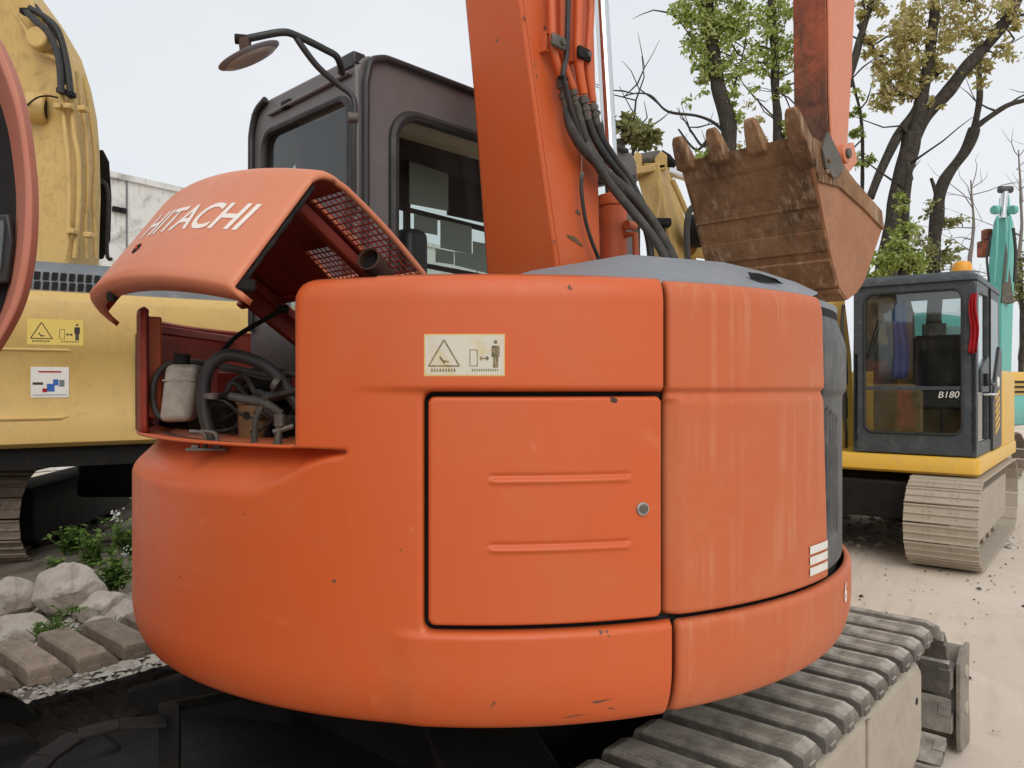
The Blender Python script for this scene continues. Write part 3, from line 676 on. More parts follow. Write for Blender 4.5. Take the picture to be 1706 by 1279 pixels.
MB().loft([[UF.w(a, bLz(z), z) for a, z in prof], [UF.w(a, bR, z) for a, z in prof]]).build('boom', M['orange'], EX, bevel=.012)
# weld line of the boom side plate, worn spots
g = MB(); g.tube([UF.w(ar_(z) + .012, bR - .001, z) for z in (1.9, 2.4, 3.0, 3.6)], .004, 8); g.build('weld_seam', M['orange'], EX)
def on_boom(px, py, off=.002): return UF.pb(px, py, bR - off)
for (px, py, L, h, ang, s_) in ((958, 400, .085, .016, -.28, 0), (963, 354, .030, .014, -.3, 0), (828, 68, .01, .012, 0, 1), (874, 30, .016, .008, 0, 0), (908, 46, .01, .014, 0, 0), (890, 108, .008, .012, 0, 0), (894, 127, .006, .01, 0, 0), (923, 403, .012, .008, 0, 0)):
    n_ = UF.l * -1 if not s_ else UF.f * -1
    c = on_boom(px, py) if not s_ else UF.pa(px, py, ar_(2.9) - .004)
    xx = UF.f if not s_ else UF.l
    pts = []
    for k in range(12):
        t = 2 * math.pi * k / 12; q = 1 + .22 * math.sin(3 * t + px) ; x, y = L / 2 * math.cos(t) * q, h / 2 * math.sin(t) * q
        pts.append(c + xx * (x * math.cos(ang) - y * math.sin(ang)) + V(0, 0, x * math.sin(ang) + y * math.cos(ang)))
    MB().add(pts, [tuple(range(12))]).build('paint_scuff', g_sc, EX, None)
# boom cylinder in front of the boom, its rod going up
cb = -.30
def uwp(px, py, a): return UF.pa(px, py, a)
pb_, pt_ = uwp(1023, 424, .34), uwp(1021, 332, .33)
cylb = MB().tube([pb_ - V(0, 0, .35), pt_], .053, 28).build('boom_cylinder', M['orange_old'], EX)
MB().tube([pt_ - V(0, 0, .03), pt_ + V(0, 0, .012)], .057, 28).build('cylinder_head', M['orange_old'], cylb, bevel=.003)
MB().tube([pt_, uwp(998, -60, .30), uwp(997, -200, .30)], .027, 24).build('cylinder_rod', M['chrome'], cylb)
MB().tube([uwp(1040, 392, .34), uwp(1058, 390, .34), uwp(1060, 430, .34)], .012, 12).build('cylinder_pipe', M['orange_old'], cylb)
MB().cyl(uwp(1050, 376, .34), UF.f, .017, .05).build('pipe_elbow', M['orange_old'], cylb)
# steel pipes and rubber hoses down the side of the boom
def hp_(px, py, o=.03): return on_boom(px, py, o)
pipes = [([(918, -60), (919, 20), (922, 80), (932, 118), (937, 136)], .013, .035), ([(936, -60), (937, 40), (938, 95), (952, 140), (956, 150)], .012, .028),
         ([(965, -60), (963, 40), (962, 85), (965, 115), (972, 157)], .015, .04), ([(984, -60), (984, 20), (980, 90), (980, 115), (988, 170)], .013, .045)]
for k, (pp, r, o) in enumerate(pipes):
    MB().tube([hp_(x, y, o) for x, y in pp], r, 14, 5).build('hydraulic_pipe', M['orange_old'] if k % 2 else M['orange'], EX)
for x, y, o, mt in ((930, 70, .06, 'dullmetal'), (973, 90, .06, 'black')):
    g = MB(); g.box(hp_(x, y, o), (UF.f, UF.l, V(0, 0, 1)), .062, .016, .04); cl = g.build('pipe_clamp', M[mt], EX, bevel=.006)
    MB().cyl(hp_(x + 8, y + 1, o + .01), UF.l, .010, .012, 6).build('clamp_bolt', M['dullmetal'], cl)
for x, y in ((908, 72), (951, 90)): 
    g = MB(); c = hp_(x, y, .014); 
    for dz in (-.028, .028): g.box(c + V(0, 0, dz), (UF.f, UF.l, V(0, 0, 1)), .022, .03, .005)
    g.box(c - UF.f * .01, (UF.f, UF.l, V(0, 0, 1)), .004, .03, .06)
    g.build('clamp_bracket', M['orange_old'], EX)
fits = [((934, 130), (945, 184), .0165, .035), ((954, 150), (960, 178), .014, .03), ((971, 160), (979, 200), .016, .042), ((987, 172), (995, 208), .0145, .045)]
for a, b_, r, o in fits:
    p, q = hp_(*a, o), hp_(*b_, o); d = (q - p); L = d.length; g = MB()
    g.lathe(p, d, [(0, 0), (r * .95, 0), (r * .95, L * .12), (r * 1.15, L * .13), (r * 1.15, L * .3), (r * .75, L * .33), (r * .75, L * .45), (r * 1.1, L * .47), (r * 1.1, L * .62), (r * .9, L * .64), (r * .9, L * 1.0), (0, L)], 10)
    g.build('hose_fitting', M['dullmetal'], EX, 25)
def HY(pp, r, mat='hose_dusty', name='hydraulic_hose'): return MB().tube([T(x, y, Y) for x, y, Y in pp], r, 14, 8).build(name, M[mat], EX)
Yf = lambda px, py, o=.035: hp_(px, py, o).y
def HB(pp, r, mat='hose_dusty', name='hydraulic_hose'):      # (px, py, stand-off from the boom side plane) or (px, py, None, Y) off the boom
    return MB().tube([hp_(x, y, q[0]) if len(q) == 1 else T(x, y, q[1]) for x, y, *q in pp], r, 14, 8).build(name, M[mat], EX)
yb0 = lambda px, py: hp_(px, py, .05).y
print('boom side depth', [round(yb0(x, 250), 2) for x in (940, 960, 980, 1000, 1020, 1060)])
HB([(945, 182, .036), (951, 212, .045), (966, 240, .05), (990, 268, .055), (1015, 292, .05), (1040, 314, 0, 2.66), (1076, 352, 0, 2.68), (1112, 410, 0, 2.70), (1130, 450, 0, 2.70)], .0165)
HB([(960, 176, .03), (966, 200, .035), (976, 232, .04), (992, 262, .045), (1014, 292, .05), (1050, 330, 0, 2.68), (1090, 380, 0, 2.70), (1118, 424, 0, 2.70), (1130, 455, 0, 2.70)], .0145)
HB([(979, 198, .042), (990, 228, .045), (1010, 262, .05), (1040, 300, 0, 2.72), (1062, 340, 0, 2.72), (1080, 395, 0, 2.74), (1086, 450, 0, 2.74)], .0135, 'rubber')
HB([(995, 206, .045), (1004, 232, .05), (1022, 262, .05), (1050, 302, 0, 2.75), (1072, 345, 0, 2.76), (1100, 395, 0, 2.77), (1122, 450, 0, 2.77)], .0135, 'rubber')
HB([(976, 240, .05), (994, 272, .075), (1014, 304, .08), (1050, 348, 0, 2.58), (1088, 395, 0, 2.58), (1108, 430, 0, 2.58), (1116, 460, 0, 2.58)], .015, 'hose_dusty')
HB([(947, -20, .06), (946, 30, .06), (944, 90, .055), (938, 125, .06), (944, 150, .06), (954, 190, .06), (968, 232, .055)], .0085, 'rubber', 'thin_hose')
HB([(969, 292, .03), (969, 320, .03), (975, 365, .03), (985, 400, .03), (996, 428, .03), (1000, 445, .03)], .0065, 'rubber', 'thin_hose')
MB().tube([hp_(970, 230, .05), hp_(969, 292, .03)], .0012, 6).build('tie_wire', M['steel'], EX)
MB().box(hp_(969, 294, .03), (V(1, 0, 0), V(0, 1, 0), V(.15, 0, 1).normalized()), .014, .012, .028).build('hose_clip', M['dullmetal'], EX, bevel=.003)
MB().tube([hp_(930, 130, .035), hp_(936, 127, .075), hp_(945, 132, .035)], .004, 8, 4).build('hose_tie', M['black'], EX)

# ---------------------------------------------------------------- grey cover over the right deck
def circ(px, dr, z): 
    ph, _ = phi_px(px); return V(cx + (R + dr) * math.sin(ph), cy - (R + dr) * math.cos(ph), z)
c0_ = [T(868, 456, 2.15), circ(960, -.10, 1.934), circ(1062, -.07, 1.936), circ(1125, -.06, 1.937), circ(1200, -.055, 1.937), circ(1270, -.05, 1.934), circ(1330, -.05, 1.93), circ(1366, -.05, 1.925)]
c1_ = [T(880, 453, 2.2), T(962, 441, 2.18), T(1062, 446, 2.0), T(1120, 448, 2.02), T(1195, 451, 2.05), T(1265, 462, 2.1), T(1322, 476, 2.16), T(1362, 490, 2.2)]
c2_ = [T(885, 451, 2.24), T(965, 438, 2.26), T(1047, 424, 2.28), T(1120, 430, 2.30), T(1205, 437, 2.34), T(1268, 452, 2.38), T(1325, 470, 2.42), T(1362, 487, 2.44)]
c3_ = [T(890, 453, 2.34), T(970, 440, 2.5), T(1047, 427, 2.62), T(1120, 432, 2.7), T(1205, 440, 2.76), T(1268, 455, 2.8), T(1325, 473, 2.76), T(1362, 489, 2.7)]
c4_ = [V(p.x + .05, p.y + .1, 1.93) for p in c3_]
MB().sheet([c0_, c1_, c2_, c3_, c4_]).build('top_cover', M['grey_cover'], EX, 8, bevel=.0)
ds = [circ(x, -.052, 1.936) for x in (1247, 1275, 1303)]
g = MB(); g.add([T(1243, 457, 2.06), T(1262, 459, 2.07), T(1290, 468, 2.09), T(1303, 477, 2.11), T(1262, 474, 2.05), T(1248, 468, 2.05)], [(0, 1, 2, 3, 4, 5)]); g.v = [p - V(0, .012, -.004) for p in g.v]
g.build('cover_slot', M['void'], EX, None)

# ---------------------------------------------------------------- arm and bucket
aA = 2.0
def armpt(px, py, b): return UF.pb(px, py, b)
q1 = UF.loc(UF.pa(1378, 100, 1.95)); q2 = UF.loc(UF.pa(1322, 100, 1.95))
abR, abL = q1[1], q2[1]
zb = [(1.97, 4.95), (1.93, 4.0), (1.95, 3.2), (1.99, 2.85), (2.02, 2.6)]
zf = [(2.42, 5.0), (2.34, 4.2), (2.22, 3.2), (2.16, 2.85), (2.14, 2.6)]
arm = MB().prism([UF.w(a, abL, z) for a, z in zb + zf[::-1]], UF.l * (abR - abL)).build('arm', M['arm_rust'], EX, bevel=.008)
MB().prism([UF.w(a + .002, abR - .002, z) for a, z in zb + zf[::-1]], UF.l * -.012).build('arm_side_plate', M['orange_pink'], EX, bevel=.003)
bc = (abR + abL) / 2
pt = [UF.pa(1408, y, 2.34) for y in (-60, 140)]
bcyl = MB().tube(pt, .035, 20).build('bucket_cylinder', M['orange_old'], EX)
MB().tube([pt[1] - V(0, 0, .02), pt[1] + V(0, 0, .02)], .039, 20).build('cylinder_head', M['black'], bcyl, bevel=.003)
MB().tube([UF.pa(1408, 130, 2.34), UF.pa(1408, 290, 2.34)], .017, 16).build('cylinder_rod', M['chrome'], bcyl)
# bucket: profile read on the plane of its right side plate
bkR, bkL = -.58, .09
kp = lambda x, y: (lambda q: (q[0], q[2]))(UF.loc(UF.pb(x, y, bkR)))
prof_px = [(1345, 226), (1361, 300), (1374, 370), (1386, 430), (1398, 478), (1412, 500), (1428, 488), (1440, 470), (1470, 382), (1466, 352), (1420, 300), (1392, 262), (1362, 236)]
prof = [kp(*p) for p in prof_px]
bk = thing('bucket', '', 'bucket', (0, 0, 0)); bpy.data.objects.remove(bk)
def bkpoly(off=0, pr=prof, b=bkR): return [UF.w(a, b + off, z) for a, z in pr]
# floor and back of the bucket as a thick bent plate, side plates closing it
bot = prof[:10]
inn = []
cen = V(sum(a for a, z in prof) / len(prof), sum(z for a, z in prof) / len(prof), 0)
for a, z in bot: d = (cen - V(a, z, 0)).normalized() * .022; inn.append((a + d.x, z + d.y))
bucket = MB().prism([UF.w(a, bkL, z) for a, z in bot + inn[::-1]], UF.l * (bkR + .02 - bkL)).build('bucket', M['rust'], EX, 35, bevel=.004)
for nm, b0, bw, mt in (('side_plate', bkR, .02, 'rust_side'), ('side_plate', bkL - .02, .02, 'rust')):
    MB().prism(bkpoly(0, prof, b0), UF.l * bw).build(nm, M[mt], bucket, bevel=.003)
lip_px = [(1345, 226), (1362, 236), (1392, 262), (1420, 300), (1466, 352), (1470, 384), (1440, 352), (1395, 312), (1362, 304)]
MB().prism(bkpoly(-.012, [kp(*p) for p in lip_px]), UF.l * .012).build('side_reinforcement', M['rust'], bucket, bevel=.003)
sc_px = [(1372, 222), (1392, 262), (1398, 285), (1382, 300), (1368, 282), (1362, 250)]
MB().prism(bkpoly(-.026, [kp(*p) for p in sc_px]), UF.l * .014).build('side_cutter', M['dullmetal'], bucket, bevel=.003)
for p in ((1382, 268), (1378, 286)):
    MB().cyl(UF.pb(p[0], p[1], bkR - .03), UF.l, .011, .012, 6).build('cutter_bolt', M['rust'], bucket)
# wear strips across the floor
def strip(t0, t1, off, nm='wear_strip', mat='rust'):
    def at(t):
        i = min(int(t), len(prof) - 2); f = t - i; return (prof[i][0] * (1 - f) + prof[i + 1][0] * f, prof[i][1] * (1 - f) + prof[i + 1][1] * f)
    k = 5; o = []; i_ = []
    for j in range(k + 1):
        a, z = at(t0 + (t1 - t0) * j / k); d = (V(a, z, 0) - cen).normalized(); o.append((a + d.x * off, z + d.y * off)); i_.append((a - d.x * .004, z - d.y * .004))
    MB().prism([UF.w(a, bkL - .005, z) for a, z in o + i_[::-1]], UF.l * (bkR + .01 - bkL)).build(nm, M[mat], bucket, bevel=.004)
strip(0, .55, .012, 'lip_plate'); strip(1.55, 1.62, .010); strip(2.2, 2.75, .010); strip(3.0, 3.9, .014); strip(4.1, 4.9, .012)
for k, bt in enumerate((bkR + .035, bkR + .235, bkR + .435, bkR + .625)):
    a0, z0 = prof[0]; a1, z1 = prof[1]; dn = V(a0 - a1, z0 - z1, 0).normalized()
    dt = (V(dn.x, dn.y, 0) + V(-.16, .0, 0)).normalized(); nm_ = V(-dt.y, dt.x, 0)
    def tp(s, n): return (a0 + dt.x * s + nm_.x * n, z0 + dt.y * s + nm_.y * n)
    rings = []
    for s, hw, th in (((-.15, .036, .010), (-.10, .044, .022)) if k == 0 else ((-.035, .038, .012),)) + ((-.01, .046, .034), (.0, .044, .034), (.07, .037, .026), (.125, .030, .018), (.148, .021, .010)):
        a, z = a0 + dt.x * s, z0 + dt.y * s
        pp = []
        for sb, sn in ((-1, -1), (1, -1), (1, 1), (-1, 1)):
            qa, qz = tp(s, (sn * th + .012)); pp.append(UF.w(qa, bt + sb * hw, qz))
        rings.append(pp)
    MB().loft(rings).build('bucket_tooth', M['rust'], bucket, bevel=.006, seg=3)
# pin boss and link behind the bucket
bs_ = UF.pb(1402, 258, abR - .02)
MB().cyl(bs_, UF.l, .05, .06, 24).build('pin_boss', M['orange_pink'], bucket, bevel=.005)
MB().cyl(bs_ - UF.l * .03, UF.l, .026, .03, 20).build('pin', M['dullmetal'], bucket, bevel=.003)
g = MB(); g.bar(UF.pb(1402, 258, bc), UF.w(2.06, bc, 2.78), .16, .12); g.build('bucket_link', M['orange_pink'], EX, bevel=.01)
# exhaust pipe
e0 = [T(618, 437, 2.02), T(640, 470, 2.08), T(655, 520, 2.12)]
g = MB(); ep = smooth_path([T(613, 431, 2.0), T(632, 452, 2.06), T(645, 480, 2.1), T(650, 540, 2.12)], 6)
g.tube(ep, .031, 24, caps=False); exh = g.build('exhaust_pipe', M['soot'], EX, 180, solid=-.003)
MB().cyl(ep[0] + (ep[1] - ep[0]).normalized() * .03, ep[1] - ep[0], .028, .002).build('pipe_inside', M['void'], exh)
# ---------------------------------------------------------------- cab
aC, bC = -.59, .035                # rear plane and right side plane of the cab
ZR = 2.75
def cpa(px, py, a=aC): q = UF.loc(UF.pa(px, py, a)); return q[1], q[2]      # b,z
def cpb(px, py, b=bC): q = UF.loc(UF.pb(px, py, b)); return q[0], q[2]      # a,z
cab = thing('tmp', '', '', (0, 0, 0)); bpy.data.objects.remove(cab)
def rrect(x0, x1, z0, z1, r, n=6, tl=None):
    o = []
    for (cx_, cz_, t0) in ((x1 - r, z1 - r, 0), (x0 + r, z1 - r, 90), (x0 + r, z0 + r, 180), (x1 - r, z0 + r, 270)):
        for k in range(n + 1):
            t = math.radians(t0 + 90 * k / n); o.append((cx_ + r * math.cos(t), cz_ + r * math.sin(t)))
    return o
def frame_panel(outer, inner, to3, vec, name, mat, parent, bevel=.004):
    """plate with a window: outer and inner outlines have the same count"""
    n = len(outer); g = MB()
    A = [to3(*p) for p in outer]; B = [to3(*p) for p in inner]; A2 = [p + vec for p in A]; B2 = [p + vec for p in B]
    vs = A + B + A2 + B2; fs = []
    for i in range(n):
        j = (i + 1) % n
        fs += [(i, j, n + j, n + i), (2 * n + i, 3 * n + i, 3 * n + j, 2 * n + j), (i, 2 * n + i, 2 * n + j, j), (n + i, n + j, 3 * n + j, 3 * n + i)]
    return g.add(vs, fs).build(name, mat, parent, 40, bevel=bevel)
bl, zl_ = cpa(447, 217); br, zt_ = cpa(583, 152)
wb0, wb1, wz1 = br, bl, max(zl_, zt_) + .01
CABL = cpa(417, 290)[0]; AF = .98; WB1 = cpa(440, 260)[0]
print('CABL', CABL, WB1)
rear3 = lambda b, z: UF.w(aC, b, z); side3 = lambda a, z: UF.w(a, bC, z)
cabo = frame_panel(rrect(bC, CABL, 1.35, ZR + .015, .05), rrect(wb0, WB1, 1.95, 2.64, .06), rear3, UF.f * .022, 'cab', M['cab'], EX, bevel=.012)
a0s, z0s = cpb(655, 205); 
wl = cpb(655, 300)[0]; wt = 2.62
print('cab win', wb0, wb1, wz1, wl, z0s, cpb(700, 435), cpb(810, 452), cpb(803, 250))
frame_panel(rrect(aC + .004, AF, 1.35, ZR + .03, .07), rrect(wl, AF - .12, 1.93, wt, .10), side3, UF.l * .05, 'cab_side', M['cab'], cabo, bevel=.010)
frame_panel(rrect(aC + .004, AF, 1.35, ZR - .002, .07), rrect(wl, AF - .08, 1.85, 2.60, .08), lambda a, z: UF.w(a, CABL, z), UF.l * -.05, 'cab_side', M['cab'], cabo, bevel=.010)
frame_panel(rrect(bC, CABL, 1.35, ZR, .07), rrect(bC + .07, CABL - .07, 1.6, 2.66, .08), lambda b, z: UF.w(AF, b, z), UF.f * -.05, 'cab_front', M['cab'], cabo, bevel=.010)
# rounded roof
rows = []
for a in np.linspace(aC, AF, 14):
    row = []
    for b in np.linspace(bC, CABL, 12):
        ea = min((a - aC), (AF - a)) ; eb = min(b - bC, CABL - b); z = ZR - .01 + .045 * min(1, ea / .12) ** .5 * min(1, eb / .12) ** .5
        row.append(UF.w(a, b, z))
    rows.append(row)
MB().sheet(rows).build('cab_roof', M['cab'], cabo, 80)
MB().prism([UF.w(aC + .07, bC + .02, 2.735), UF.w(AF - .02, bC + .02, 2.735), UF.w(AF - .02, CABL - .02, 2.735), UF.w(aC + .07, CABL - .02, 2.735)], V(0, 0, .012)).build('headliner', M['beige'], cabo)
# gutter strips
def strip3(pts, r, name='gutter_strip', mat='cab_trim', sm=6): return MB().tube(pts, r, 10, sm).build(name, M[mat], cabo)
o = .012
strip3([UF.w(aC + .03, bC - o, z) for z in (1.9, 2.3, 2.60)] + [UF.w(aC + .035, bC - o, 2.70), UF.w(aC + .08, bC - o, ZR + .02), UF.w(aC + .3, bC - o, ZR + .03), UF.w(AF - .1, bC - o, ZR + .02)], .012)
strip3([UF.w(aC - o, CABL - .03, z) for z in (1.9, 2.3, 2.58)] + [UF.w(aC - o, CABL - .035, 2.66), UF.w(aC - o, CABL - .07, ZR - .02), UF.w(aC - o, CABL - .14, ZR + .01)], .012)
strip3([UF.w(aC - .008, wb1 * 0 + CABL - .16, 2.70), UF.w(aC - .008, bC + .2, 2.705), UF.w(aC - .008, bC + .02, 2.71)], .008, 'rear_gutter', 'cab')
# rubber window gaskets and panes
def gasket(poly, to3, nrm, r, name='window_seal'):
    pts = [to3(*p) + nrm for p in poly]; pts.append(pts[0]); pts.append(pts[1])
    return MB().tube(pts, r, 8, 0, caps=False).build(name, M['rubber'], cabo)
gasket(rrect(wb0, WB1, 1.95, 2.64, .06), rear3, UF.f * .0, .013); gasket(rrect(wl, AF - .12, 1.93, wt, .10), side3, V(0, 0, 0), .021)
MB().add([UF.w(aC + .012, b, z) for b, z in rrect(wb0, WB1, 1.95, 2.64, .06)], [tuple(range(28))]).build('rear_window', M['glass_dark'], cabo, None)
MB().add([UF.w(a, bC + .025, z) for a, z in rrect(wl, AF - .12, 1.93, wt, .10)], [tuple(range(28))]).build('side_window', M['glass_clear'], cabo, None)
MB().add([UF.w(a, CABL - .025, z) for a, z in rrect(wl, AF - .08, 1.85, 2.60, .08)], [tuple(range(28))]).build('side_window', M['glass'], cabo, None)
# dark inner lining and the far side's bars, seen through the side window
M['lining'] = surface('dark brown lining', (.045, .03, .028), .7, .4, (.08, .05, .045), 5)
def far(px, py, b=CABL - .06): q = UF.loc(UF.pb(px, py, b)); return (q[0], q[2])
def farbox(x0, y0, x1, y1, y2, y3, name, mat, b=CABL - .07, th=.012):
    p = [far(x0, y0, b), far(x1, y1, b), far(x1, y3, b), far(x0, y2, b)]
    return MB().prism([UF.w(a, b, z) for a, z in p], UF.l * th).build(name, mat, cabo)
farbox(600, 210, 850, 282, 240, 322, 'roof_rail', M['lining'], .42)
farbox(655, 250, 682, 258, 338, 345, 'inner_panel', M['lining'], CABL - .075)
farbox(747, 275, 850, 300, 358, 380, 'inner_panel', M['lining'], CABL - .075)
farbox(600, 325, 850, 388, 331, 396, 'window_bar', M['lining'], CABL - .09, .02)
farbox(676, 335, 684, 335, 460, 460, 'window_post', M['lining'], CABL - .10, .02)
farbox(600, 418, 850, 465, 424, 473, 'window_bar', M['lining'], CABL - .09, .02)
for (x0, y0, x1, y1, y2, y3) in ((682, 257, 747, 277, 340, 352), (690, 357, 729, 366, 385, 392), (734, 366, 786, 378, 413, 424), (726, 414, 756, 420, 437, 441), (758, 419, 830, 432, 442, 460), (788, 402, 830, 410, 432, 440)):
    farbox(x0, y0, x1, y1, y2, y3, 'paper_notice', M['paper'], CABL - .115 - .001 * (x0 % 7), .002)
MB().prism([UF.w(aC + .09, wb0 - .03, 1.9), UF.w(aC + .09, cpa(512, 260, aC + .09)[0], 1.9), UF.w(aC + .09, cpa(488, 200, aC + .09)[0], 2.66), UF.w(aC + .09, wb0 - .03, 2.66)], UF.f * .02).build('rear_trim_panel', M['lining'], cabo)
# seat
g = MB(); g.box(UF.w(-.12, .52, 2.0), (UF.f, UF.l, V(0, 0, 1)), .12, .46, .62); seat = g.build('operator_seat', M['cab_trim'], cabo, bevel=.04, seg=4)
MB().box(UF.w(.12, .52, 1.74), (UF.f, UF.l, V(0, 0, 1)), .5, .48, .12).build('seat_cushion', M['cab_trim'], seat, bevel=.04, seg=4)
MB().box(UF.w(.2, .5, 1.40), (UF.f, UF.l, V(0, 0, 1)), 1.5, .9, .08).build('cab_floor', M['cab_trim'], cabo)
# small lamps / brackets on the roof edge, mirror
MB().box(UF.pa(480, 175, aC + .0), (UF.f, UF.l, V(0, 0, 1)), .03, .06, .03).build('roof_bracket', M['black'], cabo, bevel=.006)
MB().box(UF.pa(585, 108, aC + .02), (UF.f, UF.l, V(0, 0, 1)), .05, .10, .055).build('roof_bracket', M['cab_trim'], cabo, bevel=.008)
mir = thing('t', '', '', (0, 0, 0)); bpy.data.objects.remove(mir)
MY = 2.18
arm_m = MB().tube([T(398, 68, MY), T(425, 62, MY), T(470, 54, MY + .02), T(495, 60, MY + .05), T(540, 82, MY + .1), T(562, 96, MY + .13), T(570, 122, MY + .2)], .0105, 12, 6).build('mirror_arm', M['cab_trim'], EX)
MB().tube([T(492, 60, MY + .05), T(505, 80, MY + .06), T(530, 112, MY + .09), T(562, 140, MY + .13), T(585, 158, MY + .14), T(591, 180, MY + .14), T(589, 220, MY + .14), T(589, 300, MY + .16), T(589, 360, MY + .18)], .0095, 12, 6).build('mirror_stay', M['cab_trim'], arm_m)
MB().cyl(T(588, 196, MY + .13), V(1, .3, 0), .015, .03).build('stay_clamp', M['dullmetal'], arm_m, bevel=.003)
md_ = V(-.41, -.26, .86).normalized()
g = MB(); g.lathe(T(417, 97, MY), md_, [(0, -.008), (.045, -.006), (.080, .0), (.092, .005), (.093, .008), (.085, .009), (.05, .014), (.02, .018), (0, .018)], 40)
mirr = g.build('round_mirror', M['grey_cover'], arm_m, 50)
MB().lathe(T(417, 97, MY) - md_ * .0005, md_, [(0, -.0095), (.045, -.0075), (.076, -.002), (.076, -.001), (0, -.004)], 40).build('mirror_glass', M['mirror_dusty'], mirr, 80)
g = MB(); g.box(T(409, 79, MY), (V(1, 0, .1).normalized(), V(0, 1, 0), V(-.1, 0, 1).normalized()), .03, .03, .05); g.build('mirror_bracket', M['soot'], mirr, bevel=.006)
MB().cyl(T(404, 66, MY), V(1, .2, 0), .014, .04, 12).build('bracket_bolt', M['black'], mirr)

# ---------------------------------------------------------------- undercarriage
RT, PITCH, SW = .325, .169, .45
A0, A1 = -1.28, 1.28                     # straight run ends along the track
def shoe_mesh(kind, sw, pitch, name='track_shoe'):
    g = MB(); h = pitch * .445
    if kind == 'pad':
        pr = [(-h, -.012), (-h, .044), (-h + .010, .056), (h - .048, .056), (h - .012, .014), (h, -.004), (h, -.012)]
        rings = []
        for y, s, dz in ((-sw / 2, .72, -.026), (-sw / 2 + .004, .9, -.012), (-sw / 2 + .035, 1, 0), (sw / 2 - .035, 1, 0), (sw / 2 - .004, .9, -.012), (sw / 2, .72, -.026)):
            rings.append([V(x * (.97 if s < 1 else 1), y, (z + (dz if z > .03 else 0))) for x, z in pr])
        g.loft(rings)
        for e in (-1, 1):
            for k in range(5):
                x = -.050 + k * .0135
                g.box(V(x, e * (sw / 2 - .115), .0565), AX, .007, .15, .004)
        for e in (-1, 1): g.box(V(-.02, e * (sw / 2 - .02), -.004), AX, .05, .05, .022)
        g.box(V(0, 0, -.035), AX, pitch * .98, .12, .06)
    else:
        pr = [(-h, 0), (-h, .024), (-h + .010, .026), (-h + .018, .010), (-.010, .010), (-.005, .026), (.005, .026), (.010, .010), (h - .018, .010), (h - .010, .026), (h + .004, .026), (h + .006, .006), (h, 0)]
        g.loft([[V(x * 1.03, y, z) for x, z in pr] for y in (-sw / 2, sw / 2)])
        for ex in (-.03, .03):
            for ey in (-.11, -.07, .07, .11): g.cyl(V(ex, ey * sw / .5, .014), V(0, 0, 1), .009, .008, 6)
        g.box(V(0, 0, -.035), AX, pitch * .98, .14, .06)
    me = bpy.data.meshes.new(name); me.from_pydata([tuple(p) for p in g.v], [], g.f)
    import bmesh
    bm = bmesh.new(); bm.from_mesh(me); bmesh.ops.recalc_face_normals(bm, faces=bm.faces); bm.to_mesh(me); bm.free()
    return me
def track_path(A0, A1, rt, n):
    L = A1 - A0; per = 2 * L + 2 * math.pi * rt; o = []
    for k in range(n):
        s = per * k / n
        if s < L: o.append((A0 + s, rt * 2, 0))
        elif s < L + math.pi * rt: t = (s - L) / rt; o.append((A1 + rt * math.sin(t), rt + rt * math.cos(t), t))
        elif s < 2 * L + math.pi * rt: o.append((A1 - (s - L - math.pi * rt), 0, math.pi))
        else: t = (s - 2 * L - math.pi * rt) / rt; o.append((A0 - rt * math.sin(t), rt - rt * math.cos(t), math.pi + t))
    return o
def make_track(root, fr, blat, zg, A0, A1, rt, sw, pitch, kind, mat, frame_mat, seed=0, phase=0, jitter=.0, bshift=0, cover=True, framez=None):
    """track frame as the part, its shoes and wheels as sub-parts"""
    rnd = random.Random(seed); W = lambda a, b, z: fr.w(a, b, z + zg)
    lo, hi = framez or (.14, rt * 2 - .22)
    g = MB(); pr = [(A0 + .05, lo + .06), (A0 + .12, lo), (A1 - .12, lo), (A1 - .05, lo + .06), (A1 - .02, hi), (A0 + .02, hi)]
    g.prism([W(a, blat - sw * .36, z) for a, z in pr], fr.l * sw * .72)
    tr = g.build('track_frame', frame_mat, root, bevel=.012)
    n = int((2 * (A1 - A0) + 2 * math.pi * rt) / pitch); me = shoe_mesh(kind, sw, pitch * 1.0)
    me.materials.append(mat); me.polygons.foreach_set('use_smooth', [False] * len(me.polygons))
    first = None; ori = origin(root)
    for k, (a, z, t) in enumerate(track_path(A0 + phase, A1 + phase, rt - .03, n)):
        if first is None: o = bpy.data.objects.new('track_shoe', me); first = o; m = o.modifiers.new('bevel', 'BEVEL'); m.width = .003; m.segments = 1; m.limit_method = 'ANGLE'
        else: o = first.copy()
        COL.objects.link(o); o.parent = tr
        fx = fr.f * math.cos(t) - V(0, 0, 1) * math.sin(t); nz = fr.f * math.sin(t) + V(0, 0, 1) * math.cos(t)
        sag = 0
        p = W(a, blat + bshift + rnd.uniform(-jitter, jitter), z + .03) - nz * .0 + V(0, 0, rnd.uniform(-jitter, jitter) * .6)
        ang = rnd.uniform(-jitter, jitter) * 3; f2 = (fx * math.cos(ang) + nz * math.sin(ang)); n2 = (nz * math.cos(ang) - fx * math.sin(ang))
        mtx = Matrix((f2, fr.l, n2)).transposed().to_4x4(); mtx.translation = p - ori; o.matrix_local = mtx
    for a in (A0, A1):
        MB().lathe(W(a, blat, rt), fr.l, [(0, -.06), (rt * .3, -.06), (rt * .55, -.045), (rt - .10, -.045), (rt - .09, -.03), (rt - .09, .03), (rt - .10, .045), (rt * .55, .045), (rt * .3, .06), (0, .06)], 36).build('idler_wheel' if a == A1 else 'drive_sprocket', frame_mat, tr)
    for a in np.linspace(A0 + .4, A1 - .4, 5): MB().cyl(W(a, blat, .115), fr.l, .075, sw * .5, 20).build('track_roller', frame_mat, tr, bevel=.01)
    return tr
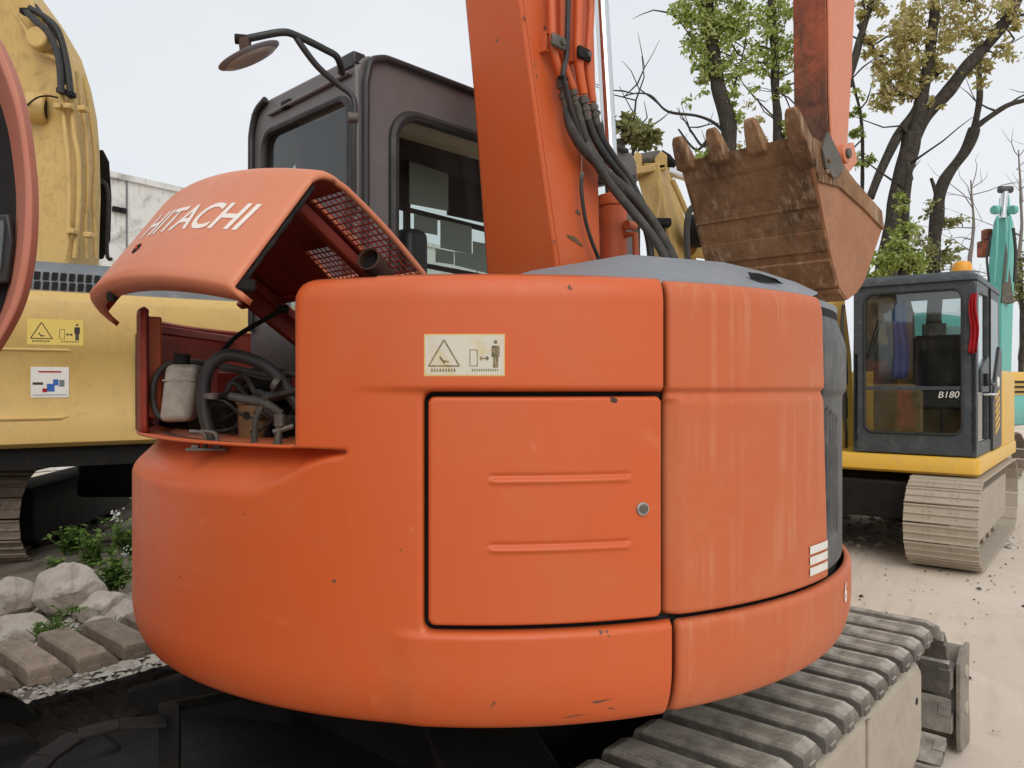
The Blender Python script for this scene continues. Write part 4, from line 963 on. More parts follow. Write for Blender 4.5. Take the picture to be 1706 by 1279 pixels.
bRt = TF.loc(V(1.289, 2.685, 0))[1] + SW / 2; bLt = bRt + 2.12 + SW * .0 
tR = make_track(EX, TF, bRt, 0, A0, A1 + .03, RT, SW, PITCH, 'pad', M['shoe'], M['track_tan'], 1, phase=.075, jitter=.004, framez=(.13, .42))
tL = make_track(EX, TF, bLt + .225, 0, A0 - .15, A1, RT, SW, PITCH * 1.02, 'pad', M['shoe_mud'], M['black'], 2, phase=.03, jitter=.008, framez=(.13, .40))
# outer cover of the right frame with its rounded front end
ro = bRt - SW / 2 + .015
g = MB(); pr = [(-1.2, .10), (.95, .10), (1.22, .17), (1.27, .25), (1.27, .52), (1.20, .575), (.5, .575), (-1.2, .575)]
g.prism([TF.w(a, ro, z) for a, z in pr], TF.l * .18); g.build('side_cover', M['track_tan'], tR, bevel=.035, seg=4)
g = MB(); g.prism([TF.w(a, ro - .012, z) for a, z in ((.50, .10), (.53, .10), (.53, .56), (.50, .56))], TF.l * .012); g.build('cover_rib', M['track_tan'], tR, bevel=.003)
MB().cyl(TF.w(1.16, ro - .001, .42), TF.l, .014, .004, 16).build('grease_hole', M['void'], tR)
# car body between the tracks
MB().cyl(TF.w(-.02, bRt + 1.25, .86), V(0, 0, 1), .48, .20, 48).build('slewing_ring', M['black'], EX, bevel=.01)
bm_ = (bRt + bLt + .225) / 2
g = MB(); g.prism([TF.w(a, bm_ + b, .38) for a, b in ((-.55, -.5), (.55, -.5), (.55, .5), (-.55, .5))], V(0, 0, .38)); g.build('car_body', M['black'], EX, bevel=.03)
g = MB(); g.prism([TF.w(a, bm_ + b, .12) for a, b in ((-1.35, -.80), (1.0, -.80), (1.0, .86), (-1.35, .86))], V(0, 0, .30)); g.build('underside_shade', M['black'], EX, bevel=.05)  # black slab added to stand in for the shade under the machine
g = MB(); g.prism([TF.w(a, b, z) for a, b, z in ((-1.7, bLt - .05, .40), (-1.1, bLt - .05, .44), (-1.1, bLt - .05, .2), (-1.7, bLt - .05, .2))], TF.l * -.3); g.build('motor_guard', M['black'], EX, bevel=.04)
for sa in (-1, 1):
    for sb in (-1, 1):
        q = [TF.w(sa * .25, bm_ + sb * .35, .40), TF.w(sa * .62, bm_ + sb * .35, .40), TF.w(sa * .95, bm_ + sb * 1.0, .22), TF.w(sa * .50, bm_ + sb * 1.0, .22)]
        g = MB(); g.add([*q, *[p + V(0, 0, h) for p, h in zip(q, (.33, .33, .26, .26))]], [(0, 1, 2, 3), (4, 5, 6, 7), (0, 1, 5, 4), (1, 2, 6, 5), (2, 3, 7, 6), (3, 0, 4, 7)])
        g.build('frame_leg', M['black'], EX, bevel=.02)
# ridge beams and pipe under the machine, at lower left
g = MB(); q = [T(30, 1310, 1.9), T(75, 1262, 2.0), T(130, 1225, 2.1), T(200, 1207, 2.15), T(278, 1202, 2.2)]
for a_, b_ in zip(q[:-1], q[1:]): g.bar(a_, b_, .07, .012)
g.build('guard_flange', M['black'], EX, bevel=.003)
g = MB(); g.bar(T(283, 1172, 2.25), T(283, 1330, 2.25), .02, .06); g.bar(T(283, 1178, 2.26), T(420, 1152, 2.6), .03, .03); g.build('frame_rib', M['black'], EX, bevel=.004)
MB().cyl(TF.w(A0 - .15, bLt - .02, RT), TF.l, .17, .20, 32).build('travel_motor', M['black'], EX, bevel=.02)
# clods of soil on the left frame
rows = []
for a in np.linspace(-1.5, .4, 190):
    row = []
    for b in np.linspace(-.03, .42, 34):
        e = min(1, (b + .03) / .05, (.42 - b) / .05); n_ = mnoise.noise(V(a * 5, b * 5, 3)) * .5 + mnoise.noise(V(a * 17, b * 17, 1)) * .35 + mnoise.noise(V(a * 45, b * 45, 5)) * .25
        row.append(TF.w(a, bLt + b, .395 + e * (.012 + .055 * max(-.1, n_))))
    rows.append(row)
so_ = MB().sheet(rows).build('caked_soil', M['soil_dark'], EX, 180); so_['kind'] = 'stuff'
# dozer blade
aB = 1.76
g = MB(); pr = [(aB + .13, .0), (aB + .05, .07), (aB + .02, .20), (aB + .05, .36), (aB + .12, .46), (aB + .15, .46), (aB + .09, .35), (aB + .06, .2), (aB + .09, .08), (aB + .17, .0)]
b0_, b1_ = bRt - SW / 2 - .02, bLt + .45 + .02
blade = g.prism([TF.w(a, b0_, z) for a, z in pr], TF.l * (b1_ - b0_)).build('dozer_blade', M['blade'], EX, 50, bevel=.003)
for bb in (b0_ - .012, b1_ - .008): MB().prism([TF.w(a, bb, z) for a, z in ((aB + .0, .01), (aB + .19, -.005), (aB + .19, .10), (aB + .16, .22), (aB + .18, .47), (aB + .04, .47), (aB - .02, .42), (aB - .02, .07))], TF.l * .02).build('blade_end_plate', M['blade'], blade, bevel=.003)
for z in (.10, .30): MB().prism([TF.w(a, b0_ + .02, zz) for a, zz in ((aB - .05, z), (aB + .05, z), (aB + .05, z + .10), (aB - .05, z + .06))], TF.l * (b1_ - b0_ - .04)).build('blade_rib', M['blade'], blade, bevel=.004)
for k in range(2): MB().cyl(TF.w(aB + .09, b0_ - .013, .36 - .17 * k), TF.l, .03, .012, 20).build('blade_boss', M['track_tan'], blade, bevel=.002)
for sb in (-.35, .35): MB().bar(TF.w(.55, bm_ + sb, .38), TF.w(aB + .02, bm_ + sb * 1.4, .22), .1, .14).build('blade_arm', M['track_tan'], EX, bevel=.01)
# ---------------------------------------------------------------- ground
def ground_z(x, y):
    return 0
g = MB()
xs = sorted(set([-600, -200, -60, -30, -15] + list(np.linspace(-9, 9, 37)) + [15, 30, 60, 200, 600])); ys = sorted(set([-200, -40, -10] + list(np.linspace(-3, 18, 43)) + [25, 40, 80, 200, 600]))
rows = [[V(x, y, .012 * mnoise.noise(V(x * .7, y * .7, 0)) - .012) for x in xs] for y in ys]
gr = MB().sheet(rows).build('ground', M['ground'], None, 180); gr['kind'] = 'structure'; gr['label'] = 'dusty pale concrete yard'
# ================================================================ pale yellow excavator at the left
YF = Frame(-4.11, 6.4, 57.2)
EY = thing('excavator', 'big pale yellow excavator behind the open hood, its curved boom rising at the left', 'excavator', (-3.6, 7.6, 0))
yw = YF.w
def plan(a0, a1, b0, b1, r, z, n=6):
    o = []
    for (ca, cb_, t0) in ((a1 - r, b0 + r, -90), (a1 - r, b1 - r, 0), (a0 + r, b1 - r, 90), (a0 + r, b0 + r, 180)):
        for k in range(n + 1):
            t = math.radians(t0 + 90 * k / n); o.append((ca + r * math.cos(t), cb_ + r * math.sin(t), z))
    return o
def plan_body(fr, a0, a1, b0, b1, r, zs, name, mat, parent, bevel=0):
    """rounded box: zs = list of (z, inset)"""
    return MB().loft([[fr.w(*p) for p in plan(a0 + i, a1 - i, b0 + i, b1 - i, r, z)] for z, i in zs]).build(name, mat, parent, 50, bevel=bevel)
body = plan_body(YF, -2.8, 2.9, 0, 2.6, .16, [(1.16, .05), (1.20, .0), (1.40, .0), (1.43, .012), (1.96, .018), (1.985, .0), (2.40, .005), (2.47, .03), (2.50, .10)], 'upper_body', M['yellow'], EY)
MB().box(yw(.62, -.002, 1.415), (YF.f, YF.l, V(0, 0, 1)), .02, .01, .5)
g = MB(); g.box(yw(.90, -.004, 1.72), (YF.f, YF.l, V(0, 0, 1)), .035, .03, .85); g.build('door_gap', M['void'], body)
g = MB(); g.tube([yw(-2.6, .004, 1.41), yw(.30, .004, 1.41), yw(.36, .02, 1.42)], .018, 10); g.build('body_rib', M['yellow'], body)
g = MB(); g.tube([yw(-2.6, .012, 1.99), yw(.35, .010, 1.99), yw(.45, .03, 1.98)], .016, 10); g.build('body_rib', M['yellow'], body)
def yface(px, py): q = YF.loc(YF.pl(px, py, YF.l, 0)); return q[0], q[2]
def yfn(x, y, off): return yw(x, -off, y)
q0, q1 = yface(45, 574), yface(139, 534)
M['sticker_y'] = surface('yellow warning sticker', (.72, .52, .12), .5, .3, (.7, .55, .2), 9)
warning(yfn, q0[0], q1[0], q0[1], q1[1], EY, M['sticker_y'], M['sticker_y'], M['ink_dark'])
q0, q1 = yface(51, 663), yface(115, 612)
st = MB().box(yw((q0[0] + q1[0]) / 2, .012, (q0[1] + q1[1]) / 2), (YF.f, YF.l, V(0, 0, 1)), q1[0] - q0[0], .006, q1[1] - q0[1]).build('safety_sticker', M['white_mark'], EY, bevel=.001)
sx = lambda u, v: yw(q0[0] + (q1[0] - q0[0]) * u, .0075, q0[1] + (q1[1] - q0[1]) * v)
def sq(u0, v0, u1, v1, nm, mt): MB().quad(sx(u0, v0), sx(u1, v0), sx(u1, v1), sx(u0, v1)).build(nm, mt, st, None)
sq(.05, .42, .32, .50, 'sticker_drawing', M['ink_dark']); sq(.30, .18, .42, .30, 'sticker_drawing', M['red']); sq(.42, .2, .62, .45, 'sticker_drawing', M['blue']); sq(.58, .40, .72, .6, 'sticker_drawing', M['blue']); sq(.74, .36, .88, .58, 'sticker_drawing', M['wall_dark'])
sq(.2, .82, .8, .87, 'sticker_line', M['red']); sq(.05, .08, .95, .10, 'sticker_line', M['wall_dark'])
# grey engine cover with slots on the top
g = plan_body(YF, -.15, 2.3, .25, 2.2, .12, [(2.46, 0), (2.70, .02), (2.78, .08)], 'top_cover', M['bluegrey'], EY, .0)
for r_ in range(2):
    for k in range(13):
        a = -.02 + k * .066; MB().prism([yw(a, .238 + .01 * r_, 2.53 + r_ * .085), yw(a + .045, .238 + .01 * r_, 2.53 + r_ * .085), yw(a + .052, .243 + .012 * r_, 2.595 + r_ * .085), yw(a + .007, .243 + .012 * r_, 2.595 + r_ * .085)], YF.l * .02).build('cover_slot', M['void'], g)
# boom, lofted from its visible edges
rows = [(470, 56, 116, 166), (440, 55, 118, 166), (390, 50, 122, 167), (330, 46, 126, 169), (250, 42, 128, 167), (200, 34, 125, 163), (150, 16, 112, 153), (100, -10, 97, 137), (50, -45, 78, 108), (0, -90, 52, 72), (-60, -150, 5, 25), (-140, -260, -90, -60)]
rings = []
for y, xl, xc, xr in rows: rings.append([P(xl, y, 7.3), P(xc, y, 7.15), P(xr, y, 7.65), P(xl + 20, y, 7.95)])
yb = MB().loft(rings).build('boom', M['yellow_pale'], EY, 40, bevel=.02)
g = MB(); g.prism([yw(a, 1.3, z) for a, z in ((.1, 2.3), (1.0, 2.3), (.8, 2.9), (.3, 2.9))], YF.l * .7); g.build('boom_foot', M['yellow_pale'], EY, bevel=.02)
def pf(pts, r, name, mat, sm=6): return MB().tube([P(x, y, Y) for x, y, Y in pts], r, 10, sm).build(name, M[mat], yb)
pf([(104, 158, 7.1), (107, 200, 7.1), (113, 260, 7.08), (116, 330, 7.08), (113, 400, 7.08), (108, 435, 7.08)], .022, 'hydraulic_pipe', 'yellow_pale')
pf([(120, 165, 7.12), (123, 220, 7.12), (131, 270, 7.12), (131, 350, 7.12), (124, 430, 7.12)], .022, 'hydraulic_pipe', 'yellow_pale')
pf([(128, 120, 7.2), (137, 185, 7.22), (145, 240, 7.25), (146, 330, 7.25), (142, 370, 7.25), (144, 432, 7.25)], .018, 'hydraulic_pipe', 'yellow_pale')
pf([(140, 130, 7.4), (150, 190, 7.4), (158, 260, 7.4), (156, 340, 7.4), (160, 432, 7.4)], .018, 'hydraulic_pipe', 'yellow_pale')
pf([(26, 24, 7.1), (45, 52, 7.1), (60, 82, 7.1), (92, 98, 7.1), (104, 108, 7.1)], .02, 'hydraulic_pipe', 'yellow_pale')
pf([(42, 18, 7.05), (62, 38, 7.02), (84, 60, 7.0), (98, 100, 7.0), (102, 155, 7.0)], .03, 'hydraulic_hose', 'rubber')
pf([(50, 14, 7.1), (84, 36, 7.05), (100, 60, 7.05), (112, 110, 7.05), (118, 158, 7.05)], .03, 'hydraulic_hose', 'rubber')
pf([(58, 10, 7.2), (88, 50, 7.15), (104, 80, 7.1), (108, 140, 7.1)], .024, 'hydraulic_hose', 'rubber')
pf([(46, 175, 7.05), (62, 163, 7.0), (80, 160, 7.0), (97, 163, 7.05)], .008, 'thin_pipe', 'black')
for x, y in ((103, 152), (118, 158), (98, 178), (114, 178), (138, 182), (120, 386), (148, 392), (60, 70), (42, 20)): MB().box(P(x, y, 7.06), AX, .07, .08, .05).build('pipe_clamp', M['yellow_pale'] if y > 160 else M['black'], yb, bevel=.01)
MB().cyl(P(52, 180, 7.15), V(-1, -.4, 0), .09, .25).build('boom_pin', M['black'], yb, bevel=.01)
MB().cyl(P(66, 66, 7.05), V(0, 1, 0), .10, .12, 24).build('pipe_loop', M['yellow_pale'], yb, bevel=.02)
MB().cyl(P(62, 180, 7.2), V(-1, -.4, 0), .14, .16).build('pin_boss', M['yellow_pale'], yb, bevel=.02)
g = MB()
rows = [(250, 160, 172), (270, 162, 182), (330, 163, 186), (400, 160, 184), (432, 158, 172)]
g.loft([[P(a, y, 7.9), P(b, y, 7.9), P(b, y, 8.4), P(a, y, 8.4)] for y, a, b in rows]); g.build('boom_cylinder', M['black'], EY, bevel=.01)
g = MB(); g.lathe(P(57, 448, 5.9), V(.1, -1, .2), [(0, -.01), (.07, -.01), (.075, .01), (.0, .015)], 24); 
g = MB(); g.tube([P(166, 300, 7.85), P(180, 320, 7.85), P(178, 420, 7.9), P(186, 432, 7.9)], .02, 8, 4); g.build('hydraulic_hose', M['rubber'], EY)
# its dark underside, track and frame
plan_body(YF, -2.6, 2.8, .12, 2.5, .1, [(.98, 0), (1.17, 0)], 'turntable_plate', M['black'], EY)
YT = Frame(*(P(-20, 900, 7.6).xy), 57.2 - 20)
trk = Frame(P(-28, 960, 6.9).x + .0, 6.9, -8)
make_track(EY, trk, .0, 0, .42, 3.1, .46, .62, .19, 'grouser', M['shoe_mud'], M['black'], 4)
make_track(EY, Frame(P(520, 960, 8.6).x, 8.6, -8), 0, 0, .45, 3.1, .46, .62, .19, 'grouser', M['shoe_mud'], M['black'], 5)
g = MB(); g.box(V(-3.3, 8.9, .75), AX, 2.6, 1.6, .5); g.build('car_body', M['black'], EY, bevel=.05)
MB().cyl(V(-3.3, 8.9, .99), V(0, 0, 1), .7, .3, 40).build('slewing_ring', M['black'], EY)

# ================================================================ orange machine cut by the left edge
EO = thing('excavator', 'orange machine cut off at the left edge, rounded rim around a dark inside, unseen bulk added to block sky light', 'excavator', (-2.2, 2.6, 0))
oc = [(-60, 0), (-20, 48), (0, 80), (20, 128), (36, 185), (46, 250), (52, 320), (51, 390), (45, 445), (32, 500), (10, 548), (-25, 600), (-80, 640)]
ocs = smooth_path([P(x, y, 2.2) for x, y in oc], 5); ics = smooth_path([P(x - 10 - 1.5 * math.sin(i), y + (3 if y < 300 else -3), 2.2) for i, (x, y) in enumerate(oc)], 5)
bk = V(-.50, .6, 0); g = MB(); m = len(ocs)
A = [ocs, [p + (q - p) * .0 + V(.004, .03, 0) for p, q in zip(ocs, ics)], [p + bk for p in ocs], [p + bk for p in ics], ics]
vs = [p for r in A for p in r]; fs = [(k * m + i, k * m + i + 1, ((k + 1) % 5) * m + i + 1, ((k + 1) % 5) * m + i) for k in range(5) for i in range(m - 1)]
g.add(vs, fs).build('rounded_panel', M['pink_rim'], EO, 50, bevel=.004)
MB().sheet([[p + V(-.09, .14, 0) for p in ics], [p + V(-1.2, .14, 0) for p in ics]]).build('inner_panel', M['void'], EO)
MB().prism([P(-60, 300, 2.35), P(34, 292, 2.35), P(36, 345, 2.35), P(-60, 352, 2.35)], V(0, .02, 0)).build('inner_brace', M['red_dim'], EO, bevel=.004)
MB().prism([P(-60, 360, 2.29), P(14, 356, 2.29), P(20, 400, 2.29), P(12, 470, 2.29), P(-60, 480, 2.29)], V(0, .02, 0)).build('side_window_frame', M['cab_trim'], EO, bevel=.006)
MB().prism([P(-60, 368, 2.28), P(5, 368, 2.28), P(6, 380, 2.28), P(0, 450, 2.28), P(-60, 455, 2.28)], V(0, .004, 0)).build('side_window', M['glass'], EO)
EOF_ = Frame(-3.3, .6, 8)  # unseen body, cab and base, added to block sky light from the left
plan_body(EOF_, -2.2, 1.5, -1.3, 1.25, .35, [(.95, .08), (1.02, .0), (2.0, .0), (2.12, .04), (2.16, .12)], 'upper_body', M['orange_old'], EO)
plan_body(EOF_, -.6, 1.2, .1, 1.1, .12, [(2.16, 0), (2.9, .03), (2.98, .1)], 'cab', M['cab'], EO)
plan_body(EOF_, -1.5, 1.5, -1.2, 1.2, .3, [(.05, 0), (.95, .0)], 'undercarriage', M['black'], EO)

# ================================================================ deep yellow excavator at the right, seen from its front
RF = Frame(4.23, 7.0, 38.3)
ER = thing('excavator', 'deep yellow excavator at the right with slate grey cab and tan tracks', 'excavator', (5.0, 8.4, 0))
rw = RF.w
rax = (RF.f, RF.l, V(0, 0, 1))
plan_body(RF, -.03, 3.1, -.03, 2.3, .05, [(.85, .03), (.875, .0), (1.0, .0), (1.02, .02)], 'upper_body', M['yellow_rich'], ER)
rc = frame_panel(rrect(0, 1.06, 1.03, 2.66, .05), rrect(.115, .955, 1.23, 2.58, .09), lambda b, z: rw(.0, b, z), RF.f * .06, 'cab', M['slate'], ER, bevel=.015)
def side_panel_r(b, vec, nm):
    frame_panel([(0.0, 1.03), (.85, 1.03), (1.7, 1.03), (1.7, 2.0), (1.66, 2.66), (.85, 2.70), (.05, 2.66), (0.0, 2.0)], [(.12, 1.15), (.80, 1.15), (.80, 1.16), (.80, 1.75), (.80, 2.55), (.79, 2.56), (.14, 2.55), (.12, 2.0)], lambda a, z: rw(a, b, z), vec, nm, M['slate'], rc, bevel=.008)
side_panel_r(0, RF.l * .05, 'cab_side'); side_panel_r(1.01, RF.l * .05, 'cab_side')
plan_body(RF, -.03, 1.72, -.01, 1.07, .08, [(2.655, 0), (2.70, .0), (2.745, .05), (2.76, .2)], 'cab_roof', M['slate'], rc)
MB().add([rw(.025, b, z) for b, z in rrect(.115, .955, 1.23, 2.58, .09)], [tuple(range(28))]).build('windscreen', M['glass_mid'], rc, None)
MB().quad(rw(.1, .02, 1.14), rw(.82, .02, 1.14), rw(.82, .02, 2.57), rw(.1, .02, 2.57)).build('door_window', M['glass_mid'], rc, None)
MB().quad(rw(.9, -.003, 1.75), rw(1.55, -.003, 1.75), rw(1.5, -.003, 2.56), rw(.9, -.003, 2.56)).build('side_window', M['glass_dark'], rc, None)
gk = [rw(-.004, b, z) for b, z in rrect(.115, .955, 1.23, 2.58, .09)]; MB().tube(gk + gk[:2], .012, 8, 0, caps=False).build('window_seal', M['rubber'], rc)
MB().bar(rw(.01, .10, 1.66), rw(.01, .97, 1.66), .03, .035).build('window_bar', M['slate'], rc, bevel=.004)
MB().box(rw(.84, -.006, 1.9), rax, .03, .02, 1.5).build('door_edge', M['black'], rc)
MB().tube([rw(.5, -.005, 1.70), rw(.5, -.06, 1.70), rw(.78, -.06, 1.70), rw(.78, -.005, 1.70)], .012, 10).build('door_handle', M['cab_trim'], rc)
MB().tube([rw(.42, -.005, 1.60), rw(.42, -.07, 1.60), rw(.80, -.07, 1.60), rw(.80, -.005, 1.60)], .01, 10).build('grab_rail', M['chrome'], rc)
MB().box(rw(.46, -.02, 1.74), rax, .16, .04, .12).build('door_lock', M['black'], rc, bevel=.01)
MB().prism([rw(.3, -.008, 1.62), rw(.8, -.008, 1.62), rw(.8, -.008, 1.98), rw(.3, -.008, 1.85)], RF.l * .03).build('door_panel', M['slate'], rc, bevel=.01)
# side of the body behind the cab
plan_body(RF, 1.75, 3.1, -.02, 2.2, .10, [(1.02, 0), (1.75, .0), (1.85, .04)], 'engine_housing', M['yellow_rich'], ER)
MB().prism([rw(.98, -.02, 1.03), rw(1.72, -.02, 1.03), rw(1.72, -.02, 2.05), rw(1.55, -.02, 2.1), rw(1.2, -.02, 1.75), rw(.98, -.02, 1.5)], RF.l * .03).build('rear_corner_panel', M['cab_trim'], ER, bevel=.01)
for k in range(6): MB().prism([rw(1.15, -.026, 1.18 + k * .07), rw(1.5, -.026, 1.26 + k * .07), rw(1.5, -.026, 1.295 + k * .07), rw(1.15, -.026, 1.215 + k * .07)], RF.l * .01).build('yellow_slat', M['yellow_rich'], ER)
MB().lathe(rw(1.35, -.022, 1.72), RF.l * -1, [(0, 0), (.06, 0), (.05, .012), (0, .014)], 24).build('round_badge', M['white_mark'], ER)
MB().lathe(rw(.25, .15, 2.76), V(0, 0, 1), [(0, 0), (.085, 0), (.085, .05), (.07, .09), (.03, .105), (0, .107)], 24).build('beacon', M['amber'], ER)
# wiper, seat, levers
MB().tube([rw(-.01, .93, 1.95), rw(-.03, .90, 2.05), rw(-.035, .82, 2.32)], .009, 8).build('wiper', M['black'], rc)
g = MB(); g.box(rw(1.2, .5, 1.85), rax, .14, .5, .75); seat2 = g.build('operator_seat', M['cab_trim'], rc, bevel=.05, seg=3)
MB().box(rw(.95, .5, 1.5), rax, .5, .5, .12).build('seat_cushion', M['cab_trim'], seat2, bevel=.04)
for b in (.35, .6): MB().tube([rw(.4, b, 1.05), rw(.42, b, 1.45), rw(.38, b, 1.7)], .012, 8).build('control_lever', M['black'], rc)
MB().box(rw(.7, .52, 1.07), rax, 1.3, .9, .06).build('cab_floor', M['black'], rc)
for bb in (1.03, .0): pass
def cloth(fr, a, b, z0, z1, wd, name, mat, label, cat, seed=1, along='l'):
    rnd = random.Random(seed); rows = []
    for i in range(12):
        z = z1 + (z0 - z1) * i / 11; w_ = wd * (.5 + .5 * math.sin(1.2 * i / 11 + .3)); row = []
        for j in range(9):
            u = j / 8 - .5; d = .018 * math.sin(j * 1.9 + i * .25 + seed); v = u * w_ + .01 * math.sin(i * .7)
            row.append(fr.w(a + d, b + v, z + .012 * math.sin(j * 1.3)) if along == 'l' else fr.w(a + v, b + d, z))
        rows.append(row)
    g = MB().sheet(rows); o = bpy.data.meshes.new(name); c = fr.w(a, b, z0)
    o.from_pydata([tuple(p - c) for p in g.v], [], g.f); ob = link(name, o, mat, None, 180, 0, .003, c); return tag(ob, label, cat)
cloth(RF, -.03, .02, 1.98, 2.52, .075, 'hanging_cloth', M['red'], 'red cloth strip hanging on the front corner of the slate grey cab', 'cloth', 2)
cloth(RF, .14, .66, 1.75, 2.5, .16, 'hanging_cloth', M['blue'], 'blue cloth hanging behind the windscreen of the slate grey cab', 'cloth', 3)
cloth(RF, .2, .63, 1.25, 1.66, .18, 'hanging_cloth', M['red'], 'red cloth inside the slate grey cab, below the blue cloth', 'cloth', 4)
def wtext(x, y): 
    b0, z0 = .315, 1.57; return rw(-.006, b0 - x, z0 + y + x * .03)
place_text('B180', .085, wtext, M['white_mark'], rc, name='chalk_writing', bold=.0, shear=.2)
# right machine boom base, carbody, track
g = MB(); g.prism([rw(a, 1.28, z) for a, z in ((.2, 1.0), (.95, 1.0), (.8, 2.0), (.5, 2.7), (.1, 3.0), (-.1, 2.75), (.15, 2.1))], RF.l * .45); rb = g.build('boom', M['yellow_rich'], ER, bevel=.02)
g = MB(); g.prism([rw(a, 1.30, z) for a, z in ((.1, 3.0), (-.1, 2.75), (-2.1, 3.0), (-2.2, 3.25))], RF.l * .41); g.build('boom', M['yellow_rich'], ER, bevel=.02)
for k, y in enumerate((1.9, 1.6, 2.25)): MB().tube([rw(.1, 1.18, y + .25), rw(-.02, 1.16, y), rw(.08, 1.15, y - .35), rw(.2, 1.18, y - .55)], .016, 8, 4).build('hydraulic_hose', M['rubber'], ER)
make_track(ER, RF, .235, 0, .02, 2.5, .42, .60, .172, 'grouser', M['track_tan'], M['track_tan'], 6, framez=(.2, .66))
make_track(ER, RF, 2.2, 0, .02, 2.5, .42, .60, .172, 'grouser', M['track_tan'], M['track_tan'], 7, framez=(.2, .66))
g = MB(); g.prism([rw(a, 1.22 + b, .42) for a, b in ((.3, -.75), (2.2, -.75), (2.2, .75), (.3, .75))], V(0, 0, .40)); g.build('car_body', M['black'], ER, bevel=.04)
MB().box(rw(.05, 1.22, .58), rax, .12, 1.3, .36).build('front_crossmember', M['black'], ER, bevel=.02)
MB().tube([rw(-.02, 1.32, .66), rw(-.05, 1.35, .60), rw(-.02, 1.33, .52)], .012, 8, 4).build('tow_hook', M['dullmetal'], ER)

# ================================================================ turquoise excavator far right
ET = thing('excavator', 'turquoise excavator farthest back at the right with its boom standing upright', 'excavator', (8.8, 13.5, 0))
g = MB(); rows = [(520, 1655, 1668, 1682), (470, 1656, 1672, 1686), (400, 1650, 1678, 1688), (350, 1658, 1676, 1686), (318, 1668, 1678, 1684)]
g.loft([[P(a, y, 13.2), P(b, y, 13.0), P(c, y, 13.4), P(a + 6, y, 13.7)] for y, a, b, c in [(660, 1640, 1668, 1684), (520, 1642, 1670, 1688), (470, 1644, 1673, 1690), (420, 1649, 1675, 1690), (372, 1655, 1676, 1689), (362, 1659, 1674, 1686)]])
tb = g.build('boom', M['teal'], ET, bevel=.02)
MB().tube([P(1670, 364, 13), P(1674, 320, 13)], .06, 14).build('cylinder_rod', M['chrome'], tb)
g = MB(); g.prism([P(1674, 362, 13.1), P(1684, 360, 13.1), P(1682, 325, 13.1), P(1677, 325, 13.1)], V(0, .2, 0)); g.build('arm_end', M['teal'], tb, bevel=.01)
MB().cyl(P(1675, 316, 13), V(1, 0, 0), .06, .22).build('pin', M['grille_grey'], tb, bevel=.01)
for x in (1658, 1688): MB().cyl(P(x, 350, 13), V(1, .3, 0), .075, .08, 24).build('boom_boss', M['teal'], tb, bevel=.01)
for x in (1660, 1681): MB().tube([P(x + 2, 360, 12.9), P(x, 420, 12.85), P(x - 4, 470, 12.9)], .02, 8, 3).build('hydraulic_pipe', M['teal'], tb)
MB().tube([P(1688, 380, 13), P(1692, 420, 13), P(1690, 470, 13)], .025, 8, 4).build('hydraulic_hose', M['rubber'], tb)
MB().tube([P(1648, 470, 13), P(1644, 425, 13.1), P(1652, 390, 13.1)], .02, 8, 4).build('hydraulic_hose', M['rubber'], tb)
g = MB(); g.prism([P(1676, 400, 13.0), P(1690, 505, 13.0), P(1668, 505, 13.0)], V(.1, .5, 0)); g.build('bucket_back', M['dullmetal'], ET, bevel=.01)
g = MB(); g.box(P(1640, 415, 13.4), AX, .16, .2, .28); g.box(P(1644, 392, 13.4), AX, .12, .16, .2); g.build('breaker_bracket', M['arm_rust'], ET, bevel=.02)
TFr = Frame(7.6, 12.6, 52)
tw = TFr.w
plan_body(TFr, -1.2, 3.2, 0, 2.4, .25, [(.95, .05), (1.0, 0), (1.45, 0), (1.5, .03)], 'upper_body', M['teal'], ET)
plan_body(TFr, 1.0, 3.2, .02, 2.2, .2, [(1.5, 0), (1.85, 0), (1.92, .05)], 'engine_housing', M['yellow_rich'], ET)
for k in range(3): MB().box(tw(1.9, .01, 1.56 + k * .09), (TFr.f, TFr.l, V(0, 0, 1)), 1.6, .03, .035).build('body_stripe', M['black'], ET)
plan_body(TFr, -1.1, .6, .2, 1.3, .1, [(1.5, 0), (2.75, .05), (2.85, .15)], 'cab', M['teal'], ET)
for (a0, a1, b) in ((-.9, .4, .19),): MB().quad(tw(a0, b, 1.75), tw(a1, b, 1.75), tw(a1, b + .03, 2.65), tw(a0, b + .03, 2.65)).build('cab_window', M['glass_dark'], ET, None)
make_track(ET, TFr, .3, 0, -1.3, 1.8, .42, .6, .18, 'grouser', M['shoe_mud'], M['track_tan'], 8)
MB().tube([P(1440, 462, 11), P(1470, 474, 10.8), P(1500, 490, 10.6)], .07, 14).build('boom_tube', M['teal'], ET)

# ================================================================ yellow boom behind the hoses
EB = thing('excavator', 'yellow machine behind the black hoses with only its worn boom head showing', 'excavator', (1.9, 6.4, 0))
BY = 5.6
g = MB()
rows = [(272, 1059, 1098, 1112), (300, 1063, 1101, 1122), (345, 1074, 1108, 1136), (400, 1084, 1118, 1152), (450, 1092, 1128, 1166), (520, 1104, 1145, 1180)]
g.loft([[P(a, y, BY), P(b, y, BY - .12), P(c, y, BY + .3), P(a + 10, y, BY + .35)] for y, a, b, c in rows])
eb = g.build('boom', M['yellow_pale'], EB, bevel=.012)
g = MB(); 
for xa, xb in ((1054, 1070), (1092, 1112)): g.prism([P(xa, 284, BY - .1), P(xb, 280, BY - .1), P(xb, 258, BY - .1), P((xa + xb) / 2, 251, BY - .1), P(xa, 262, BY - .1)], V(0, .22, 0))
g.prism([P(1054, 292, BY - .1), P(1110, 282, BY - .1), P(1110, 272, BY - .1), P(1054, 278, BY - .1)], V(0, .22, 0)); g.build('boom_fork', M['yellow_pale'], EB, bevel=.01)
